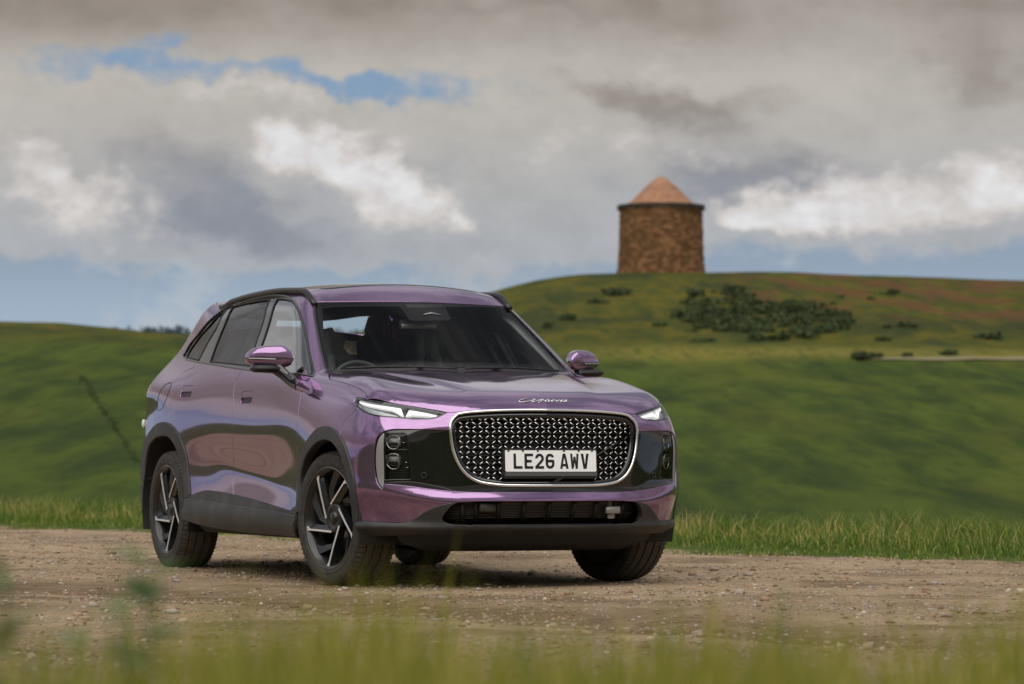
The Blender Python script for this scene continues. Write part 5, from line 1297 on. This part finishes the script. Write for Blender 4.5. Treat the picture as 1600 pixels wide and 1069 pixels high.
def grass_obj(name, parts, m_, label):
    V, Fc, k = [], [], 0
    for v, f in parts: V.append(v); Fc.append(f+k); k += len(v)
    return tag(mesh_obj(name, np.concatenate(V), np.concatenate(Fc), m_, None, False), label, 'grass', kind='stuff')
def verge_pts(n, d0, d1, smin=-9, smax=7.5):
    s = RNG.uniform(smin, smax, n); d = RNG.uniform(d0, d1, n); t = VERGE0+VSL*s+d*1.56
    return s, t, d
# ragged front edge, denser and taller behind
s, t, d = verge_pts(80000, -.5, 2.6); e = vnoise(s*1.1, t*1.1, 21)*1.2+vnoise(s*3.3, t*3.3, 22)*.5
k = (d > .0+e*.95); s, t, d = s[k], t[k], d[k]
h = (.035+.07*sstep(d, .1, 1.0)+.075*sstep(d, .9, 1.8))*(.6+.8*RNG.random(len(s)))*(1+1.3*vnoise(s*1.7, t*1.7, 23)+.5*vnoise(s*5, t*5, 24))
g1 = blades(s, t, h, .0055+.004*RNG.random(len(s)), .2+.6*RNG.random(len(s)))
grass_obj('verge_grass', [g1], GRASS_V, 'rough green grass along the far edge of the track')
s, t, d = verge_pts(12000, .75, 2.7); e = vnoise(s*1.4, t*1.4, 31)+.2; k = RNG.random(len(s)) < .35+e*1.1; s, t, d = s[k], t[k], d[k]
h = (.15+.14*RNG.random(len(s)))*(1+1.0*vnoise(s*1.5, t*1.5, 32)); g2 = blades(s, t, h, .004+.0035*RNG.random(len(s)), .15+.5*RNG.random(len(s)))
grass_obj('straw_grass', [g2], GRASS_S, 'taller straw coloured seed grass standing in the verge')
# loose stones on the track
ico = np.array([(0, -.526, .851), (0, .526, .851), (0, -.526, -.851), (0, .526, -.851), (.851, 0, .526), (.851, 0, -.526), (-.851, 0, .526), (-.851, 0, -.526), (-.526, .851, 0), (.526, .851, 0), (-.526, -.851, 0), (.526, -.851, 0)])
icf = np.array([(0, 4, 1), (0, 11, 4), (11, 5, 4), (4, 5, 9), (4, 9, 1), (1, 9, 8), (9, 3, 8), (9, 5, 3), (5, 2, 3), (2, 7, 3), (5, 11, 2), (11, 10, 2), (10, 7, 2), (10, 6, 7), (6, 8, 7), (8, 3, 7), (6, 1, 8), (6, 0, 1), (6, 10, 0), (0, 10, 11)])
def stones(n, t0, t1, size, spread):
    t = t0+(t1-t0)*RNG.random(n)**.9; s = RNG.uniform(-1100, 1100, n)/FPX*t; d = verge_d(s, t)
    cl = vnoise(s*1.3, t*1.3, 51)+.5*vnoise(s*4, t*4, 52); k = (d < .15+.4*vnoise(s*2, t*2, 53)) & (RNG.random(n) < .55+cl*1.1); s, t = s[k], t[k]; n = len(s)
    r = size*np.exp(RNG.normal(size=n)*spread); r = np.minimum(r, .03)
    P = on_land(s, t); V = ico[None]*(1+.28*RNG.normal(size=(n, 12, 1)).clip(-1.5, 1.5))*np.stack([r*(.8+.6*RNG.random(n)), r*(.8+.6*RNG.random(n)), r*(.45+.3*RNG.random(n))], 1)[:, None]
    a = RNG.uniform(0, 6.28, n); ca, sa = np.cos(a)[:, None], np.sin(a)[:, None]; V = np.stack([V[..., 0]*ca-V[..., 1]*sa, V[..., 0]*sa+V[..., 1]*ca, V[..., 2]], -1)
    V += P[:, None]+np.array((0, 0, 1))*(r*.18)[:, None, None]
    return V.reshape(-1, 3), (icf[None]+12*np.arange(n)[:, None, None]).reshape(-1, 3)
def _stn(t, b):
    g = t.nodes.new('ShaderNodeNewGeometry'); r = N(t, g.outputs['Random Per Island'])
    c_ = mixc(t, r.ss(0, .5), srgb(112, 88, 68), srgb(158, 134, 112)); c_ = mixc(t, r.ss(.45, .8), c_, srgb(150, 140, 130)); c_ = mixc(t, r.ss(.88, 1.), c_, srgb(190, 176, 154)); t.links.new(c_, b.inputs['Base Color'])
STN = mat('track_stones', (.3, .25, .2), .9, spec=.25, build=_stn)
v1, f1 = stones(60000, 8, 31, .0055, .45); v2, f2 = stones(1500, 9, 30, .011, .42)
tag(mesh_obj('gravel', np.r_[v1, v2], np.r_[f1, f2+len(v1)], STN, None, False), 'loose brown and grey stones strewn over the track', 'gravel', kind='stuff')
# out-of-focus grass just in front of the viewpoint
n = 4600; t = RNG.uniform(2.3, 5.2, n); s = RNG.uniform(-1150, 1150, n)/FPX*t
zt = .69-(RNG.normal(985, 40, n)+150*vnoise(s*5.5, 0*s+3., 61)+60*vnoise(s*17, 0*s+9., 62)-711)/FPX*t; tall = RNG.random(n) < .04; le = .05+.22*RNG.random(n); zt = np.where(tall, .69-(RNG.normal(935, 30, n)-711)/FPX*t, zt)
g4 = blades(s, t, np.maximum(zt-land(s, t), .1)/(1-.35*le), .009+.008*RNG.random(n), le)
grass_obj('foreground_grass', [g4], GRASS_N, 'soft out of focus grass along the bottom of the view')
WEED = mat('weed_leaf', (.05, .09, .03), .6, spec=.3, build=_blade(srgb(66, 94, 54), srgb(86, 112, 60), srgb(100, 120, 64), .35))
def weed(px, top, t, nl, spread, label):
    s = (px-800)/FPX*t; hgt = .69-(top-711)/FPX*t; rng = np.random.default_rng(int(px)); base = on_land(s, t)[0]
    root = empty('weed', tuple(base)); tag(root, label, 'weed', 'weeds in the foreground')
    mb = MB(); mb.tube([(0, 0, -.02), (.004, .003, hgt*.5), (0, 0, hgt*.97)], [.006, .005, .002], 6); mb.build('stem', WEED, root)
    for i in range(nl):
        z = hgt*(.25+.75*(i+.5)/nl); a = i*2.4+rng.uniform(-.4, .4); l = spread*(1.15-.55*z/hgt)*rng.uniform(.8, 1.2); w = l*.36; u = rng.uniform(.3, .9)
        d = np.array((math.cos(a), math.sin(a), 0)); q = np.array((-math.sin(a), math.cos(a), 0)); V = []
        for f_, wf in ((0, .15), (.3, .9), (.6, 1.), (.85, .55), (1, .04)):
            c_ = np.array((0, 0, z))+d*l*f_+np.array((0, 0, l*(u*f_-.7*u*f_*f_))); V += [c_-q*w*wf, c_+np.array((0, 0, -.12*w*wf)), c_+q*w*wf]
        mesh_obj('leaf', V, [(3*j+k, 3*j+k+1, 3*j+k+4, 3*j+k+3) for j in range(4) for k in range(2)], WEED, root)
weed(232, 880, 3.3, 34, .09, 'tall blurred dark green weed in the left foreground')
weed(195, 950, 3.0, 26, .08, 'shorter blurred weed just left of the tall foreground weed')
weed(8, 885, 3.2, 32, .085, 'blurred green weed cut by the left edge of the picture')
weed(120, 995, 2.9, 18, .07, 'low blurred weed near the bottom left corner')
weed(1225, 915, 3.6, 18, .05, 'slim blurred weed right of the car in the foreground')
weed(820, 975, 3.4, 14, .04, 'small blurred weed in front of the number plate')

# a bird high over the pasture
s, t = (417-800)/FPX*200, 200.; x, y = st2w(s, t); bird = empty('bird', (float(x), float(y), .69+(711.5-243)/FPX*200)); tag(bird, 'tiny dark bird flying in front of the clouds left of centre', 'bird')
BIRDM = mat('dark_feathers', (.03, .03, .03), .8)
MB().lathe([(-.085, .001), (-.05, .014), (0, .020), (.05, .013), (.09, .001)], 8, 'x').build('body', BIRDM, bird)
for q in (1, -1): mesh_obj('wing', [(.03, q*.012, .005), (-.02, q*.012, .005), (.02, q*.08, .035), (-.025, q*.08, .032), (-.01, q*.16, .015), (.03, q*.012, -.001), (-.02, q*.012, -.001), (.02, q*.08, .029), (-.025, q*.08, .027)], [(0, 1, 3, 2), (2, 3, 4), (5, 7, 8, 6), (7, 4, 8), (0, 2, 7, 5), (1, 6, 8, 3), (2, 4, 7), (3, 8, 4)], BIRDM, bird, False)
